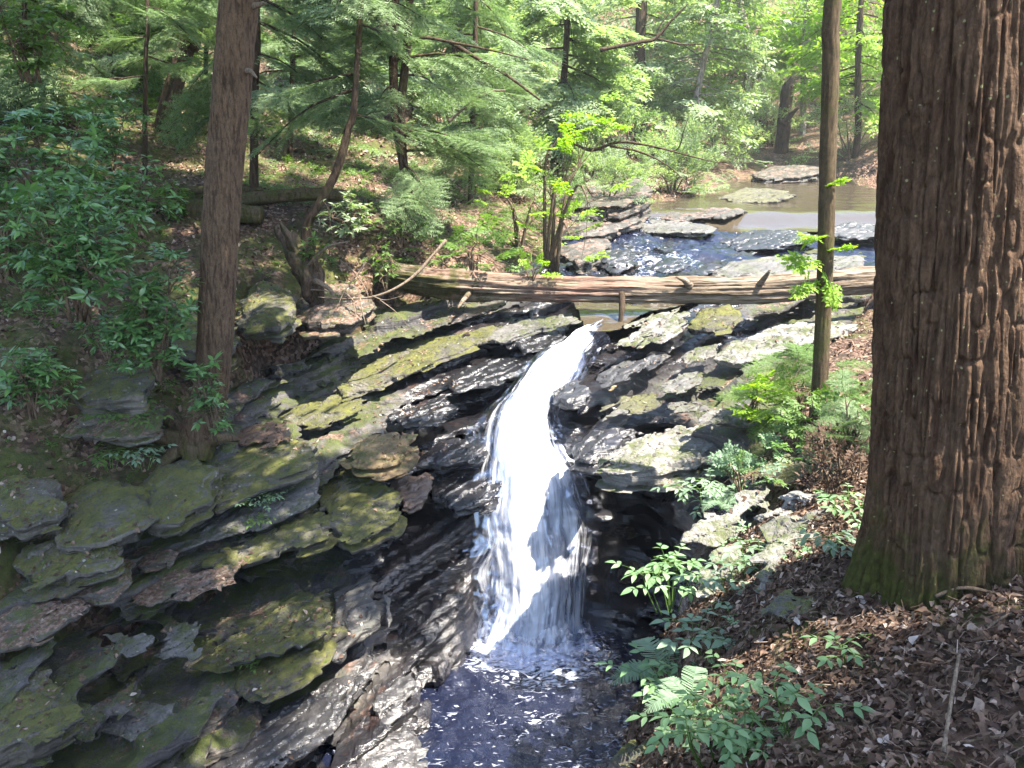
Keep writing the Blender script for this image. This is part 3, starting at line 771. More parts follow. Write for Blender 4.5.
# upstream
us = [
    ('rock_slab', 'thin green mossy slab lying across the far pool outlet', [(720, 194), (745, 185), (786, 187), (796, 193), (770, 198), (735, 199)], 24.5, 0.18, M_MOSSY, 0.25),
    ('rock_slab', 'long pale flat slab left of the stream above the upper rapids', [(632, 222), (650, 217), (690, 218), (716, 222), (706, 228), (650, 228)], 19.0, 0.22, M_GREY, 0.35),
    ('rock_slab', 'mossy slab just upstream of the long pale flat slab', [(640, 212), (662, 206), (720, 203), (748, 206), (730, 212), (670, 215)], 21.0, 0.2, M_BANK, 0.4),
    ('rock_slab', 'wet shelf in midstream right of the upper rapids', [(716, 236), (750, 226), (800, 226), (822, 234), (790, 242), (740, 244)], 18.2, 0.16, M_DARK, 0.8),
    ('rock_slab', 'wet shelf between the thin trunk and the big trunk, upstream', [(820, 226), (850, 219), (890, 222), (884, 232), (846, 236)], 18.6, 0.16, M_GREY, 0.7),
    ('rock_slab', 'pale rock shelf just behind the log right of the rapids', [(706, 268), (740, 256), (800, 250), (866, 250), (860, 264), (800, 268), (730, 272)], 14.9, 0.18, M_GREY, 0.3),
    ('rock_ledge', 'low dark ledge at the far end of the upper pool', [(752, 172), (775, 164), (815, 163), (828, 168), (800, 174), (765, 176)], 34.0, 0.5, M_BANK, 0.4),
    ('boulder', 'black wet rock splitting the upper rapids behind the log', [(648, 262), (664, 254), (682, 254), (688, 262), (670, 268)], 15.0, 0.22, M_DARK, 0.9),
    ('boulder', 'dark rock at the left side of the upper rapids', [(596, 252), (614, 242), (634, 246), (632, 258), (610, 264)], 15.8, 0.34, M_DARK, 0.8),
    ('rock_ledge', 'upper mossy ledge of the dark bank left of the upper rapids', [(556, 190), (590, 178), (640, 176), (652, 188), (620, 200), (572, 202)], 20.5, 1.0, M_BANK, 0.35),
    ('rock_ledge', 'middle ledge of the dark bank left of the upper rapids', [(550, 216), (586, 206), (634, 204), (640, 214), (600, 226), (562, 230)], 18.8, 0.9, M_BANK, 0.45),
    ('boulder', 'green mossy block lowest on the dark bank beside the upper rapids', [(556, 244), (580, 230), (606, 230), (604, 246), (578, 258)], 16.6, 0.8, M_BANK, 0.4)]
for i, (nm, lb, px_, Y_, t_, m_, w_) in enumerate(us):
    S(nm, lb, nm.replace('_', ' '), px_, Y_, t_, m_, seed=80 + i, wet=w_, h=0.04, dip=(0.06, 0.04))

# mossy humps and stones of the left bank between the trees and the ledges
lb = [
    ('bright green mossy hump under the roots at the left border', [(6, 556), (24, 538), (60, 530), (100, 536), (112, 552), (84, 566), (36, 568)], 7.35, 0.3, M_MOSSY, 0.16),
    ('dark mossy boulder left of the root mass of the grey brown trunk', [(58, 506), (76, 484), (108, 478), (134, 488), (140, 508), (108, 520), (70, 520)], 7.8, 0.42, M_MOSSY, 0.2),
    ('mossy boulder at the left border below the small rhododendron', [(-30, 500), (-10, 470), (24, 464), (50, 478), (52, 500), (20, 512)], 7.7, 0.4, M_MOSSY, 0.2),
    ('earthy mossy boulder gripped by the roots of the grey brown trunk', [(140, 486), (152, 462), (184, 452), (206, 462), (204, 484), (176, 498)], 8.25, 0.5, M_MOSSY, 0.2),
    ('mossy shelf stone under the rhododendrons halfway up the left slope', [(66, 420), (86, 402), (120, 398), (150, 404), (146, 418), (104, 428)], 8.7, 0.3, M_LITTER, 0.08),
    ('dark rounded mossy rock above the shelf stone on the left slope', [(70, 380), (88, 362), (122, 358), (140, 370), (132, 386), (92, 390)], 9.1, 0.4, M_MOSSY, 0.18),
    ('low mossy rock at the left border above the small rhododendron', [(-20, 352), (10, 338), (46, 340), (56, 354), (30, 366), (-10, 368)], 8.8, 0.35, M_MOSSY, 0.15),
    ('mossy ledge block behind the grey brown trunk, left of the dark hollow', [(170, 330), (184, 312), (214, 308), (238, 318), (232, 336), (196, 342)], 10.4, 0.5, M_MOSSY, 0.1),
    ('dark stone with brown leaves under the moss streaked lip slab at the left', [(60, 576), (80, 562), (112, 560), (126, 570), (110, 584), (76, 588)], 7.3, 0.25, M_LITTER, 0.06)]
for i, (l_, px_, Y_, t_, m_, dm) in enumerate(lb):
    S('boulder', l_, 'boulder', px_, Y_, t_, m_, seed=110 + i, dome=dm * 0.5, rnd=0.03, dip=(0.14, 0.16), grow=0.05, rag=0.11)

S('rock_slab', 'long pale mossy rock shelf on the right bank between the herbs and the black recess', 'rock slab', [(692, 566), (708, 548), (744, 534), (770, 540), (762, 560), (728, 576), (704, 582)], 4.75, 0.10, M_PALE, seed=130, dip=(0.05, 0.08), lift=0.13, grow=0.06, rag=0.04)
S('rock_slab', 'pale trodden stone at the left foot of the dead brown shrub', 'rock slab', [(760, 508), (784, 486), (824, 478), (842, 486), (826, 502), (790, 514)], 5.4, 0.10, M_PALE, seed=131, dip=(0.03, 0.05), lift=0.10, grow=0.05, rag=0.04)
S('rock_slab', 'low mossy stone in the litter just above the largest herb', 'rock slab', [(700, 640), (722, 622), (760, 616), (782, 624), (766, 640), (726, 650)], 3.7, 0.08, M_GREY, seed=132, dip=(0.05, 0.06), lift=0.10, grow=0.02, rag=0.04)
# ================================================================== WATER
def grid_quads(n, m):
    i = np.arange(n - 1)[:, None] * m; j = np.arange(m - 1)[None, :]
    return np.stack([i + j, i + j + 1, i + m + j + 1, i + m + j], -1).reshape(-1, 4)


# --- white water sheet
k = NT('white_water')
uv = k.n('TexCoord').outputs['UV']
st = k.noise(k.mapping(uv, (7.0, 0.55, 1)), 1.0, 6, 0.65, 0.5)
st2 = k.noise(k.mapping(uv, (26.0, 1.3, 1)), 1.0, 4, 0.6, 0.3)
ed = k.n('Attribute', attribute_name='edge').outputs['Fac']
f = k.math('ADD', k.math('MULTIPLY', k.math('SUBTRACT', st, 0.5), 2.2), k.math('MULTIPLY', k.math('SUBTRACT', st2, 0.5), 1.5))
f = k.math('ADD', f, k.math('SUBTRACT', k.math('MULTIPLY', ed, 1.02), 0.42))
foam = k.rng(f, 0.0, 0.7)
dif = k.bsdf(**{'Base Color': (0.78, 0.80, 0.86, 1), 'Roughness': 0.55, 'Subsurface Weight': 0.0})
trl = k.n('BsdfTranslucent', ins={'Color': (0.80, 0.85, 0.95, 1)})
white = k.n('MixShader', ins={0: 0.3, 1: dif.outputs[0], 2: trl.outputs[0]})
clear = k.n('BsdfTransparent', ins={'Color': (0.85, 0.88, 0.95, 1)})
gls = k.n('BsdfGlossy', ins={'Color': (0.9, 0.92, 1.0, 1), 'Roughness': 0.18})
cg = k.n('MixShader', ins={0: 0.16, 1: clear.outputs[0], 2: gls.outputs[0]})
M_FALL = k.done(k.n('MixShader', ins={0: foam, 1: cg.outputs[0], 2: white.outputs[0]}).outputs[0])


def fall_sheet(lift, seed, wscale, shift=0.0):
    nv, nu = 330, 90
    C = catmull(FP, nv)
    hw = np.array([d * m_per_px(a, b, c) for a, b, c, d in FALL])
    tt = np.linspace(0, 1, nv)
    W = np.interp(tt, np.linspace(0, 1, len(hw)), hw) * wscale
    s = np.concatenate([[0], np.cumsum(np.linalg.norm(np.diff(C, axis=0), axis=1))])
    T = np.gradient(C, axis=0); T /= np.linalg.norm(T, axis=1)[:, None]
    Rt = np.stack([np.ones(nv), 0.12 * np.ones(nv), np.zeros(nv)], 1)
    Rt -= (Rt * T).sum(1)[:, None] * T; Rt /= np.linalg.norm(Rt, axis=1)[:, None]
    Nn = np.cross(Rt, T); Nn *= np.where(Nn[:, 1:2] > 0, -1, 1) * 1.0
    Nn = np.where((Nn[:, 2:3] < -0.2), -Nn, Nn)
    u = np.linspace(-1, 1, nu)
    uu = u[None, :] * np.ones((nv, 1)); ss = s[:, None] * np.ones((1, nu))
    wob = 1 + 0.16 * vnoise(ss * 1.6, np.sign(uu) * 3.0, 0, seed) + 0.05 * vnoise(ss * 4.0, np.sign(uu) * 3.0, 0, seed + 1)
    lat = uu * W[:, None] * wob
    rip = 0.035 * fbm(uu * 3 + 3, ss * 0.9, 0.0, 3, seed + 2) + 0.008 * fbm(uu * 12, ss * 2.6, 0.0, 3, seed + 3) + 0.03 * fbm(uu * 2.5, ss * 3.5, 0, 3, seed + 4)
    hgt = lift + rip - 0.16 * np.abs(uu) ** 3 + 0.07 * (1 - uu ** 2)
    V = C[:, None, :] + Rt[:, None, :] * (lat[..., None] + shift) + Nn[:, None, :] * hgt[..., None]
    uv = np.stack([uu * 0.5 + 0.5 + seed, ss], -1).reshape(-1, 2)
    edge = (1 - np.abs(uu) ** 2.0) * (0.35 + 0.65 * sstep(0.0, 0.10, tt)[:, None])
    return V.reshape(-1, 3), grid_quads(nv, nu), uv, edge.reshape(-1)


parts = [fall_sheet(0.05, 1, 1.22), fall_sheet(0.11, 2, 0.92), fall_sheet(-0.01, 3, 1.65)]
VV, QQ, UU, EE, n0 = [], [], [], [], 0
for i, (a, b, c, d) in enumerate(parts):
    VV.append(a); QQ.append(b + n0); UU.append(c); EE.append(d * (1.12, 0.88, 0.52)[i]); n0 += len(a)
# splashing foam at the foot
gxs = np.linspace(-0.75, 0.85, 90); gys = np.linspace(-0.62, 0.36, 60)
A, B = np.meshgrid(gxs, gys, indexing='ij')
foot = at(534, 632, 8.97)
r_ = np.sqrt((A / 0.72) ** 2 + ((B - 0.10) / 0.46) ** 2)
hz = 0.05 + 0.24 * np.clip(1 - r_, 0, 1) ** 0.8 * (1 + 0.7 * fbm(A * 6, B * 6, 0.0, 4, 66)) + 0.025 * fbm(A * 13, B * 13, 0.0, 3, 67)
Vf = np.stack([foot[0] + A, foot[1] + B, -5.885 + hz - 0.03 * (r_ > 1)], -1).reshape(-1, 3)
VV.append(Vf); QQ.append(grid_quads(90, 60)[:, ::-1] + n0); UU.append(np.stack([A * 0.9 + 9, B * 6.0], -1).reshape(-1, 2)); EE.append(np.clip(1.75 - 1.30 * r_, -0.6, 1.2).reshape(-1))
me = mesh_np('waterfall', np.concatenate(VV), np.concatenate(QQ), uv=np.concatenate(UU), attrs={'edge': np.concatenate(EE)})
wf = tag(obj('waterfall', me, M_FALL), 'white waterfall pouring down the dark rock chute into the pool', 'waterfall', kind='structure')

# --- pool and upstream water
k = NT('dark_water')
p = k.pos()
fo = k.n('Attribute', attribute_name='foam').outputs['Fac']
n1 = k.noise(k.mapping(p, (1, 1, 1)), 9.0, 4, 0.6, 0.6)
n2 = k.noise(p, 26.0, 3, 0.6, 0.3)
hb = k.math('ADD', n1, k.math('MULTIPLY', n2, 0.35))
fleck = k.math('ADD', k.math('MULTIPLY', k.noise(k.mapping(p, (0.65, 1.35, 1.0)), 12.0, 2, 0.55, 1.6), 0.75), k.math('MULTIPLY', k.noise(p, 3.0, 3, 0.6, 0.5), 0.28))  # white flecks: drifting foam together with painted bright reflections on the ripples
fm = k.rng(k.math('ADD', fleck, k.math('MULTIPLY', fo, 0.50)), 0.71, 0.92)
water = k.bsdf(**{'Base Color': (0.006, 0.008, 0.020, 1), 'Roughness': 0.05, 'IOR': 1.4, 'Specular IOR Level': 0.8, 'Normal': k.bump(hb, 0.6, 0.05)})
foam_glint_s = k.bsdf(**{'Base Color': (0.72, 0.76, 0.90, 1), 'Roughness': 0.5})
M_WATER = k.done(k.n('MixShader', ins={0: fm, 1: water.outputs[0], 2: foam_glint_s.outputs[0]}).outputs[0])

k = NT('brown_still_water')
p = k.pos()
wv = k.math('ADD', k.noise(k.mapping(p, (0.5, 1.0, 1)), 5.0, 3, 0.5, 0.3), k.math('MULTIPLY', k.noise(p, 17.0, 3, 0.6), 0.25))
M_STILL = k.done(k.bsdf(**{'Base Color': (0.055, 0.044, 0.030, 1), 'Roughness': 0.12, 'IOR': 1.45, 'Specular IOR Level': 0.8, 'Normal': k.bump(wv, 0.25, 0.03)}).outputs[0])

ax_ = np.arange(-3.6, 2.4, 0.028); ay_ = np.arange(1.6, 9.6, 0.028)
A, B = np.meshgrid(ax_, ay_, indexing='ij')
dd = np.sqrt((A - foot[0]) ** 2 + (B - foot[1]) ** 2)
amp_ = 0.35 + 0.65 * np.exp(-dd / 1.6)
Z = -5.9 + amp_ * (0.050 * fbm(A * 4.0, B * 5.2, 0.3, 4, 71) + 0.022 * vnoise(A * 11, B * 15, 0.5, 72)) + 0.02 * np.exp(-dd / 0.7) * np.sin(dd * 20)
foam_glint_amt = np.clip(0.95 - dd * 0.85, 0, 1) + 0.17 + 0.10 * sstep(0.5, 2.0, dd) * sstep(-0.5, 0.6, A)  # foam near the fall; the even base amount carries the painted reflections
me = mesh_np('pool_water', np.stack([A, B, Z], -1).reshape(-1, 3), grid_quads(len(ax_), len(ay_))[:, ::-1], attrs={'foam': foam_glint_amt.reshape(-1)})
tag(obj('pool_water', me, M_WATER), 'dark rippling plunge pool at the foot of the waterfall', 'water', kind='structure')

# water above the fall: two still levels and the broken run between them
A, B = np.meshgrid(np.arange(0.2, 12.0, 0.09), np.arange(19.2, 40.0, 0.12), indexing='ij')
me = mesh_np('upper_pool_water', np.stack([A, B, -1.85 - 0.34 * sstep(20.8, 19.3, B) + 0.012 * fbm(A * 2, B * 2, 0.0, 3, 74)], -1).reshape(-1, 3), grid_quads(*A.shape)[:, ::-1])
tag(obj('upper_pool_water', me, M_STILL), 'calm brown pool upstream between the far banks', 'water', kind='structure')
A, B = np.meshgrid(np.arange(0.7, 3.4, 0.03), np.arange(11.6, 15.4, 0.03), indexing='ij')
LIP = [at_z(a_, b_, -2.6)[:2] for a_, b_ in ((584, 322), (600, 327), (622, 321), (655, 311), (700, 302), (720, 284), (600, 280), (570, 300))]
qL = grid_quads(*A.shape)[:, ::-1]
qL = qL[(sd_poly(A, B, LIP) > 0).reshape(-1)[qL].all(1)]
me = mesh_np('lip_water', np.stack([A, B, -2.60 - 0.10 * sstep(12.4, 11.75, B) + 0.012 * fbm(A * 4, B * 4, 0.0, 3, 75)], -1).reshape(-1, 3), qL)
tag(obj('lip_water', me, M_STILL), 'still brown water under the log just above the lip of the fall', 'water', kind='structure')
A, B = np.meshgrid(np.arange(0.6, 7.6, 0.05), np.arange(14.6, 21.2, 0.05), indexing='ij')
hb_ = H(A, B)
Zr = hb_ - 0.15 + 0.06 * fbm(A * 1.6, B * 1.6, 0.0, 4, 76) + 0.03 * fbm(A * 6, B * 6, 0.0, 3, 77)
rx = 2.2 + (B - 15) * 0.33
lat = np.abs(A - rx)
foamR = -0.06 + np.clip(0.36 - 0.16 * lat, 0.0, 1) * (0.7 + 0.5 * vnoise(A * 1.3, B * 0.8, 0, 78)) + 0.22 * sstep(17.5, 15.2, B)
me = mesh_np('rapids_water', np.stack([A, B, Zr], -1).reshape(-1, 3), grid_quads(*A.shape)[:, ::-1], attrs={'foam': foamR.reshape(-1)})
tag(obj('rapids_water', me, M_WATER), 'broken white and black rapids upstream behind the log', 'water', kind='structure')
# ================================================================== PLANT BUILDING BLOCKS
def frames(d, up, roll=None):
    """rotation matrices whose columns are right, forward d, normal"""
    d = d / (np.linalg.norm(d, axis=1)[:, None] + 1e-9)
    r = np.cross(d, up); r /= np.linalg.norm(r, axis=1)[:, None] + 1e-9
    n = np.cross(r, d)
    if roll is not None:
        c, s = np.cos(roll)[:, None], np.sin(roll)[:, None]
        r, n = r * c + n * s, n * c - r * s
    return np.stack([r, d, n], -1)


def inst(TV, TQ, M, T, S):
    V = np.einsum('nij,vj->nvi', M, TV) * np.asarray(S).reshape(-1, 1, 1) + T[:, None, :]
    Q = TQ[None] + (np.arange(len(T)) * len(TV))[:, None, None]
    return V.reshape(-1, 3), Q.reshape(-1, TQ.shape[1])


def leaf_tmpl(w=0.45, fold=0.06, droop=0.08, fine=False):
    if not fine:
        V = np.array([(0, 0, 0), (w * .5, .42, fold), (0, 1, -droop), (-w * .5, .42, fold), (0, .5, 0)], float)
        return V, np.array([(0, 1, 2, 4), (0, 4, 2, 3)])
    ys = np.array([0.0, .18, .38, .58, .78, 1.0]); hw = np.array([.02, .34, .5, .44, .26, .0]) * w
    V = []
    for y, h in zip(ys, hw):
        z = -droop * y * y * 2
        V += [(-h, y, z + fold * h * 3), (0, y, z), (h, y, z + fold * h * 3)]
    Q = []
    for i in range(5):
        for j in range(2):
            Q.append((i * 3 + j, i * 3 + j + 1, i * 3 + j + 4, i * 3 + j + 3))
    return np.array(V), np.array(Q)


def rv(n, r=rng):
    a = r.normal(size=(n, 3)); return a / np.linalg.norm(a, axis=1)[:, None]


UPZ = np.array([0, 0, 1.0])


def needle_bough(seed, tw=30, needle=0.045, nw=0.0095, gap=0.0185, droop=0.16):
    r = np.random.default_rng(seed)
    V, Q, n = [], [], 0
    pos, dirs, sc = [], [], []
    for i in range(tw):
        s = 0.08 + 0.92 * i / tw
        c = np.array([0.03 * math.sin(s * 5 + seed), s, -droop * s * s])
        L = (0.42 * math.sin(min(1, (1 - s) * 1.15 + 0.10) * math.pi * 0.62)) * r.uniform(0.65, 1.1)
        for sd in (-1, 1):
            if r.random() < 0.12: continue
            an = R(r.uniform(48, 66))
            d = np.array([sd * math.sin(an), math.cos(an), r.uniform(-0.28, 0.02)])
            m = max(3, int(L / gap))
            t = np.linspace(0.05, 1, m)[:, None]
            p = c + d * t * L + np.array([0, 0, -0.18]) * (t * L) ** 2 * 2
            for s2 in (-1, 1):
                a2 = R(55) * s2
                dd = np.array([d[0] * math.cos(a2) - d[1] * math.sin(a2), d[0] * math.sin(a2) + d[1] * math.cos(a2), d[2]])
                pos.append(p); dirs.append(dd + r.normal(0, 0.14, (m, 3))); sc.append(needle * (1.05 - 0.45 * t[:, 0]) * r.uniform(0.7, 1.2, m))
    pos = np.concatenate(pos); dirs = np.concatenate(dirs); sc = np.concatenate(sc)
    T = np.array([(-nw / needle * .5, 0, 0), (nw / needle * .5, 0, 0), (nw / needle * .35, 1, 0), (-nw / needle * .35, 1, 0)])
    up = UPZ + r.normal(0, 0.35, (len(pos), 3))
    return inst(T, np.array([(0, 1, 2, 3)]), frames(dirs, up), pos, sc)


def leaf_spray(seed, nl=15, leaf=0.20, w=0.52, tw=5, droop=0.12, flat=0.25):
    """a flat twig spray of alternate leaves, about 1 long"""
    r = np.random.default_rng(seed)
    TV, TQ = leaf_tmpl(w, 0.05, 0.12)
    pos, dirs = [], []
    def run(c0, d0, L, m, lift):
        for i in range(m):
            s = (i + 0.7) / m
            c = c0 + d0 * L * s + np.array([0, 0, -droop * s * s * L])
            a = R(r.uniform(35, 70)) * (1 if i % 2 else -1)
            d = np.array([d0[0] * math.cos(a) - d0[1] * math.sin(a), d0[0] * math.sin(a) + d0[1] * math.cos(a), r.uniform(-0.35, 0.15)])
            pos.append(c); dirs.append(d)
        pos.append(c0 + d0 * L); dirs.append(d0)
    run(np.zeros(3), np.array([0, 1.0, 0]), 0.85, nl, 0)
    for i in range(tw):
        s = 0.12 + 0.6 * i / tw
        a = R(r.uniform(35, 60)) * (1 if i % 2 else -1)
        d = np.array([math.sin(a), math.cos(a), r.uniform(-0.15, 0.15)])
        run(np.array([0, s, 0]), d, r.uniform(0.3, 0.5) * (1.1 - s), max(3, int(nl * 0.45)), 0)
    pos = np.array(pos); dirs = np.array(dirs)
    up = UPZ + r.normal(0, flat, (len(pos), 3))
    return inst(TV, TQ, frames(dirs, up), pos, leaf * r.uniform(0.6, 1.15, len(pos)))


def whorl(seed, n=8, w=0.30, droop=0.12):
    r = np.random.default_rng(seed)
    TV, TQ = leaf_tmpl(w, 0.05, droop, True)
    a = np.arange(n) * 2 * math.pi / n + r.uniform(-0.3, 0.3, n)
    e = r.uniform(-0.35, 0.45, n)
    d = np.stack([np.cos(a) * np.cos(e), np.sin(a) * np.cos(e), np.sin(e)], 1)
    return inst(TV, TQ, frames(d, UPZ + r.normal(0, 0.45, (n, 3))), 0.06 * d, r.uniform(0.45, 1.15, n))


NB_ = [needle_bough(i) for i in range(4)]
NBC = [needle_bough(10 + i, tw=16, needle=0.10, nw=0.034, gap=0.045, droop=0.16) for i in range(3)]   # coarser, for far and high boughs
LS_ = [leaf_spray(20 + i) for i in range(4)]
LSC = [leaf_spray(30 + i, nl=7, leaf=0.30, tw=3) for i in range(3)]
LSF = [leaf_spray(35 + i, nl=16, leaf=0.095, tw=8, flat=0.4) for i in range(3)]       # many small leaves, for far trees
WH_ = [whorl(40 + i, n=4 + i, w=0.28 + 0.03 * (i % 3)) for i in range(6)]

M_NEEDLE = mat_leaf('hemlock_needles', (0.080, 0.130, 0.062), (0.170, 0.235, 0.115), 0.5, 0.35, 0.4, (1.4, 1.6, 0.9))
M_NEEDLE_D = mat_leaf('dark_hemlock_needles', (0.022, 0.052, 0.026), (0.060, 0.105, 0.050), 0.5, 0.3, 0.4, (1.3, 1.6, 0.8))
M_BROAD = mat_leaf('green_leaves', (0.045, 0.095, 0.022), (0.115, 0.190, 0.045), 0.5, 0.42, 0.4)
M_BRIGHT = mat_leaf('young_beech_leaves', (0.120, 0.230, 0.022), (0.230, 0.340, 0.040), 0.5, 0.5, 0.35)
M_RHODO = mat_leaf('rhododendron_leaves', (0.045, 0.110, 0.038), (0.115, 0.225, 0.065), 0.28, 0.25, 0.7)
M_PALELEAF = mat_leaf('hazy_pale_leaves', (0.130, 0.185, 0.110), (0.250, 0.310, 0.190), 0.5, 0.45, 0.35)  # leaf colour lightened to stand in for haze and glare far upstream
M_HERB = mat_leaf('herb_leaves', (0.095, 0.190, 0.085), (0.190, 0.300, 0.150), 0.45, 0.4, 0.45)
M_FERN = mat_leaf('fern_fronds', (0.11, 0.175, 0.115), (0.19, 0.27, 0.18), 0.5, 0.4, 0.35)
M_TWIG = mat_bark('twig_bark', ((0.10, 0.075, 0.05), (0.16, 0.125, 0.09)), (0.05, 0.036, 0.025), ridge=60, bumpd=0.004)
M_DEADWOOD = mat_bark('dead_grey_wood', ((0.13, 0.105, 0.08), (0.22, 0.18, 0.14)), (0.10, 0.08, 0.06), ridge=50, bumpd=0.004)
M_BARK_DARK = mat_bark('dark_hemlock_bark', ((0.050, 0.036, 0.026), (0.085, 0.062, 0.044)), (0.02, 0.014, 0.010), moss=0.35, ridge=22)
M_BARK_PALE = mat_bark('pale_beech_bark', ((0.22, 0.20, 0.18), (0.34, 0.32, 0.29)), (0.14, 0.125, 0.11), moss=0.2, ridge=12)


def scatter(tm, d, up, T, S, r):
    """instances of randomly chosen templates"""
    G = Geo()
    ch = r.integers(0, len(tm), len(T))
    for q in range(len(tm)):
        m = ch == q
        if not m.any(): continue
        V, Q = inst(tm[q][0], tm[q][1], frames(d[m], up[m]), T[m], S[m])
        G.add(V, Q)
    return G


def tree(name, label, pts, radii, mat, boughs=(), leafm=None, tm=None, group=None, cat='tree', seed=0, seg=14, limbs=True, n=None, dispf=None, origin=None, smooth=True):
    """pts: world points of the trunk axis from the ground up. boughs: (z0, z1, count, length0, length1, droop)"""
    r = np.random.default_rng(100 + seed)
    pts = np.array(pts, float)
    org = pts[0].copy() if origin is None else np.array(origin, float)
    root = empty(name, org, label, cat, group)
    Vt, Qt, Tt = tube(pts - org, radii, seg, n or 40, dispf)
    G = Geo().add(Vt, Qt, Tt)
    dpos, dd, ds = [], [], []
    C = catmull(pts, 200)
    rr = np.interp(np.linspace(0, 1, 200), np.linspace(0, 1, len(radii)), radii)
    for (z0, z1, cnt, l0, l1, dr) in boughs:
        for i in range(cnt):
            zz = z0 + (z1 - z0) * (i + r.random()) / cnt
            q = int(np.argmin(np.abs(C[:, 2] - zz)))
            L = l0 + (l1 - l0) * (zz - z0) / (z1 - z0 + 1e-9); L *= r.uniform(0.7, 1.25)
            a = r.uniform(0, 2 * math.pi)
            d = np.array([math.cos(a), math.sin(a), r.uniform(-0.25, 0.2) - dr])
            d /= np.linalg.norm(d)
            b0 = C[q]
            dpos.append(b0 + d * rr[q] * 0.6); dd.append(d); ds.append(L)
            if limbs:
                lp = np.array([b0, b0 + d * L * 0.45, b0 + d * L * 0.9 + np.array([0, 0, -0.25 * L * 0.81])])
                v, qd, t_ = tube(lp - org, np.array([min(rr[q] * 0.5, 0.012 * L + 0.006), 0.006 * L + 0.003, 0.003]), 5, 6, cap=False)
                G.add(v, qd)
    obj('trunk', G.mesh('trunk', smooth=smooth), mat, root)
    if len(ds):
        dpos = np.array(dpos); dd = np.array(dd); ds = np.array(ds)
        # two or three side boughs on every limb give the crown depth
        P_, D_, S_ = [dpos], [dd], [ds]
        for e in range(2):
            f = r.uniform(0.25, 0.6, len(ds))[:, None]
            P_.append(dpos + dd * ds[:, None] * f + np.array([0, 0, -0.02]))
            dv = dd + rv(len(ds), r) * np.array([0.9, 0.9, 0.25]); D_.append(dv); S_.append(ds * r.uniform(0.45, 0.75, len(ds)))
        P_ = np.concatenate(P_); D_ = np.concatenate(D_); S_ = np.concatenate(S_)
        up = UPZ + r.normal(0, 0.28, (len(S_), 3))
        G = scatter(tm or NB_, D_, up, P_ - org, S_, r)
        obj('crown', G.mesh('crown', smooth=False), leafm or M_NEEDLE, root)
    return root


def shrub(name, label, base, rad, leafm, tm, nclump, size, cat='shrub', group=None, seed=0, nst=7, stemm=None, flat=False, lean=(0, 0, 0), hollow=0.35, foliage='foliage'):
    """base point; rad (rx, ry, rz); clumps of leaves on the ends of arching stems"""
    r = np.random.default_rng(500 + seed)
    base = np.array(base, float); rad = np.array(rad, float)
    root = empty(name, base, label, cat, group)
    # clump centres: a few lobes of uneven size
    nl = 5 + int(r.integers(0, 4))
    lob = rv(nl, r) * r.uniform(0.25, 0.72, (nl, 1)); lob[:, 2] = np.abs(lob[:, 2]) * 1.0 + 0.15
    lr = r.uniform(0.28, 0.5, nl)
    pick = r.choice(nl, nclump, p=lr ** 2 / (lr ** 2).sum())
    c = lob[pick] + rv(nclump, r) * (lr[pick] * r.uniform(hollow, 1.0, nclump) ** 0.5)[:, None]
    c[:, 2] = np.maximum(c[:, 2], 0.03)
    C = c * rad + np.array(lean) * c[:, 2:3]
    d = C / (np.linalg.norm(C, axis=1)[:, None] + 1e-6) + r.normal(0, 0.45, (nclump, 3))
    if flat: d[:, 2] *= 0.25
    up = UPZ + r.normal(0, 0.3, (nclump, 3)) + 0.25 * d
    if tm is WH_:
        d = np.stack([np.cos(r.uniform(0, 6.3, nclump)), np.sin(r.uniform(0, 6.3, nclump)), r.normal(0, 0.3, nclump)], 1)
        up = UPZ + 0.6 * C / (np.linalg.norm(C, axis=1)[:, None] + 1e-6) + r.normal(0, 0.25, (nclump, 3))
    G = scatter(tm, d, up, C, size * r.uniform(0.65, 1.2, nclump), r)
    obj(foliage, G.mesh(foliage, smooth=False), leafm, root)
    Gs = Geo()
    for i in range(nl):
        e = lob[i] * rad + np.array(lean) * lob[i, 2]
        b = r.normal(0, 0.05, 3) * rad; b[2] = -0.15
        mid = 0.5 * (b + e) + np.array([0, 0, 0.18 * rad[2]]) + r.normal(0, 0.06, 3) * rad
        v, q, t = tube([b, mid, e], [0.012 * rad.max() + 0.006, 0.008 * rad.max() + 0.004, 0.004], 6, 10)
        Gs.add(v, q, t)
        for kx in np.nonzero(pick == i)[0][:10]:
            v, q, t = tube([e * 0.8 + mid * 0.2, 0.5 * (e + C[kx]) + r.normal(0, 0.02, 3), C[kx]], [0.006, 0.005, 0.0025], 4, 5, cap=False)
            Gs.add(v, q)
    obj('stem', Gs.mesh('stem'), stemm or M_TWIG, root)
    return root
# ================================================================== THE NEAR TREES
def bark_disp(R0, fr, fz, depth, seed, plate=1.0):
    def f(th, s, r):
        x, y = np.cos(th) * R0 * fr, np.sin(th) * R0 * fr
        wz = s * fz
        n = vnoise(x, y, wz, seed) + 0.45 * vnoise(x * 2.1, y * 2.1, wz * 1.7, seed + 1)
        ridge = np.clip(np.abs(n) * 2.6, 0, 1)            # 0 in the furrows, 1 on the flat plates
        brk = np.clip(np.abs(vnoise(x * 0.9, y * 0.9, s * fz * 4.5, seed + 2)) * 4.0, 0, 1)
        fine = 0.22 * fbm(x * 2.6, y * 2.6, s * fz * 9, 3, seed + 3)
        return depth * (ridge - 1.0) - depth * 0.30 * plate * (1 - brk) + depth * fine
    return f


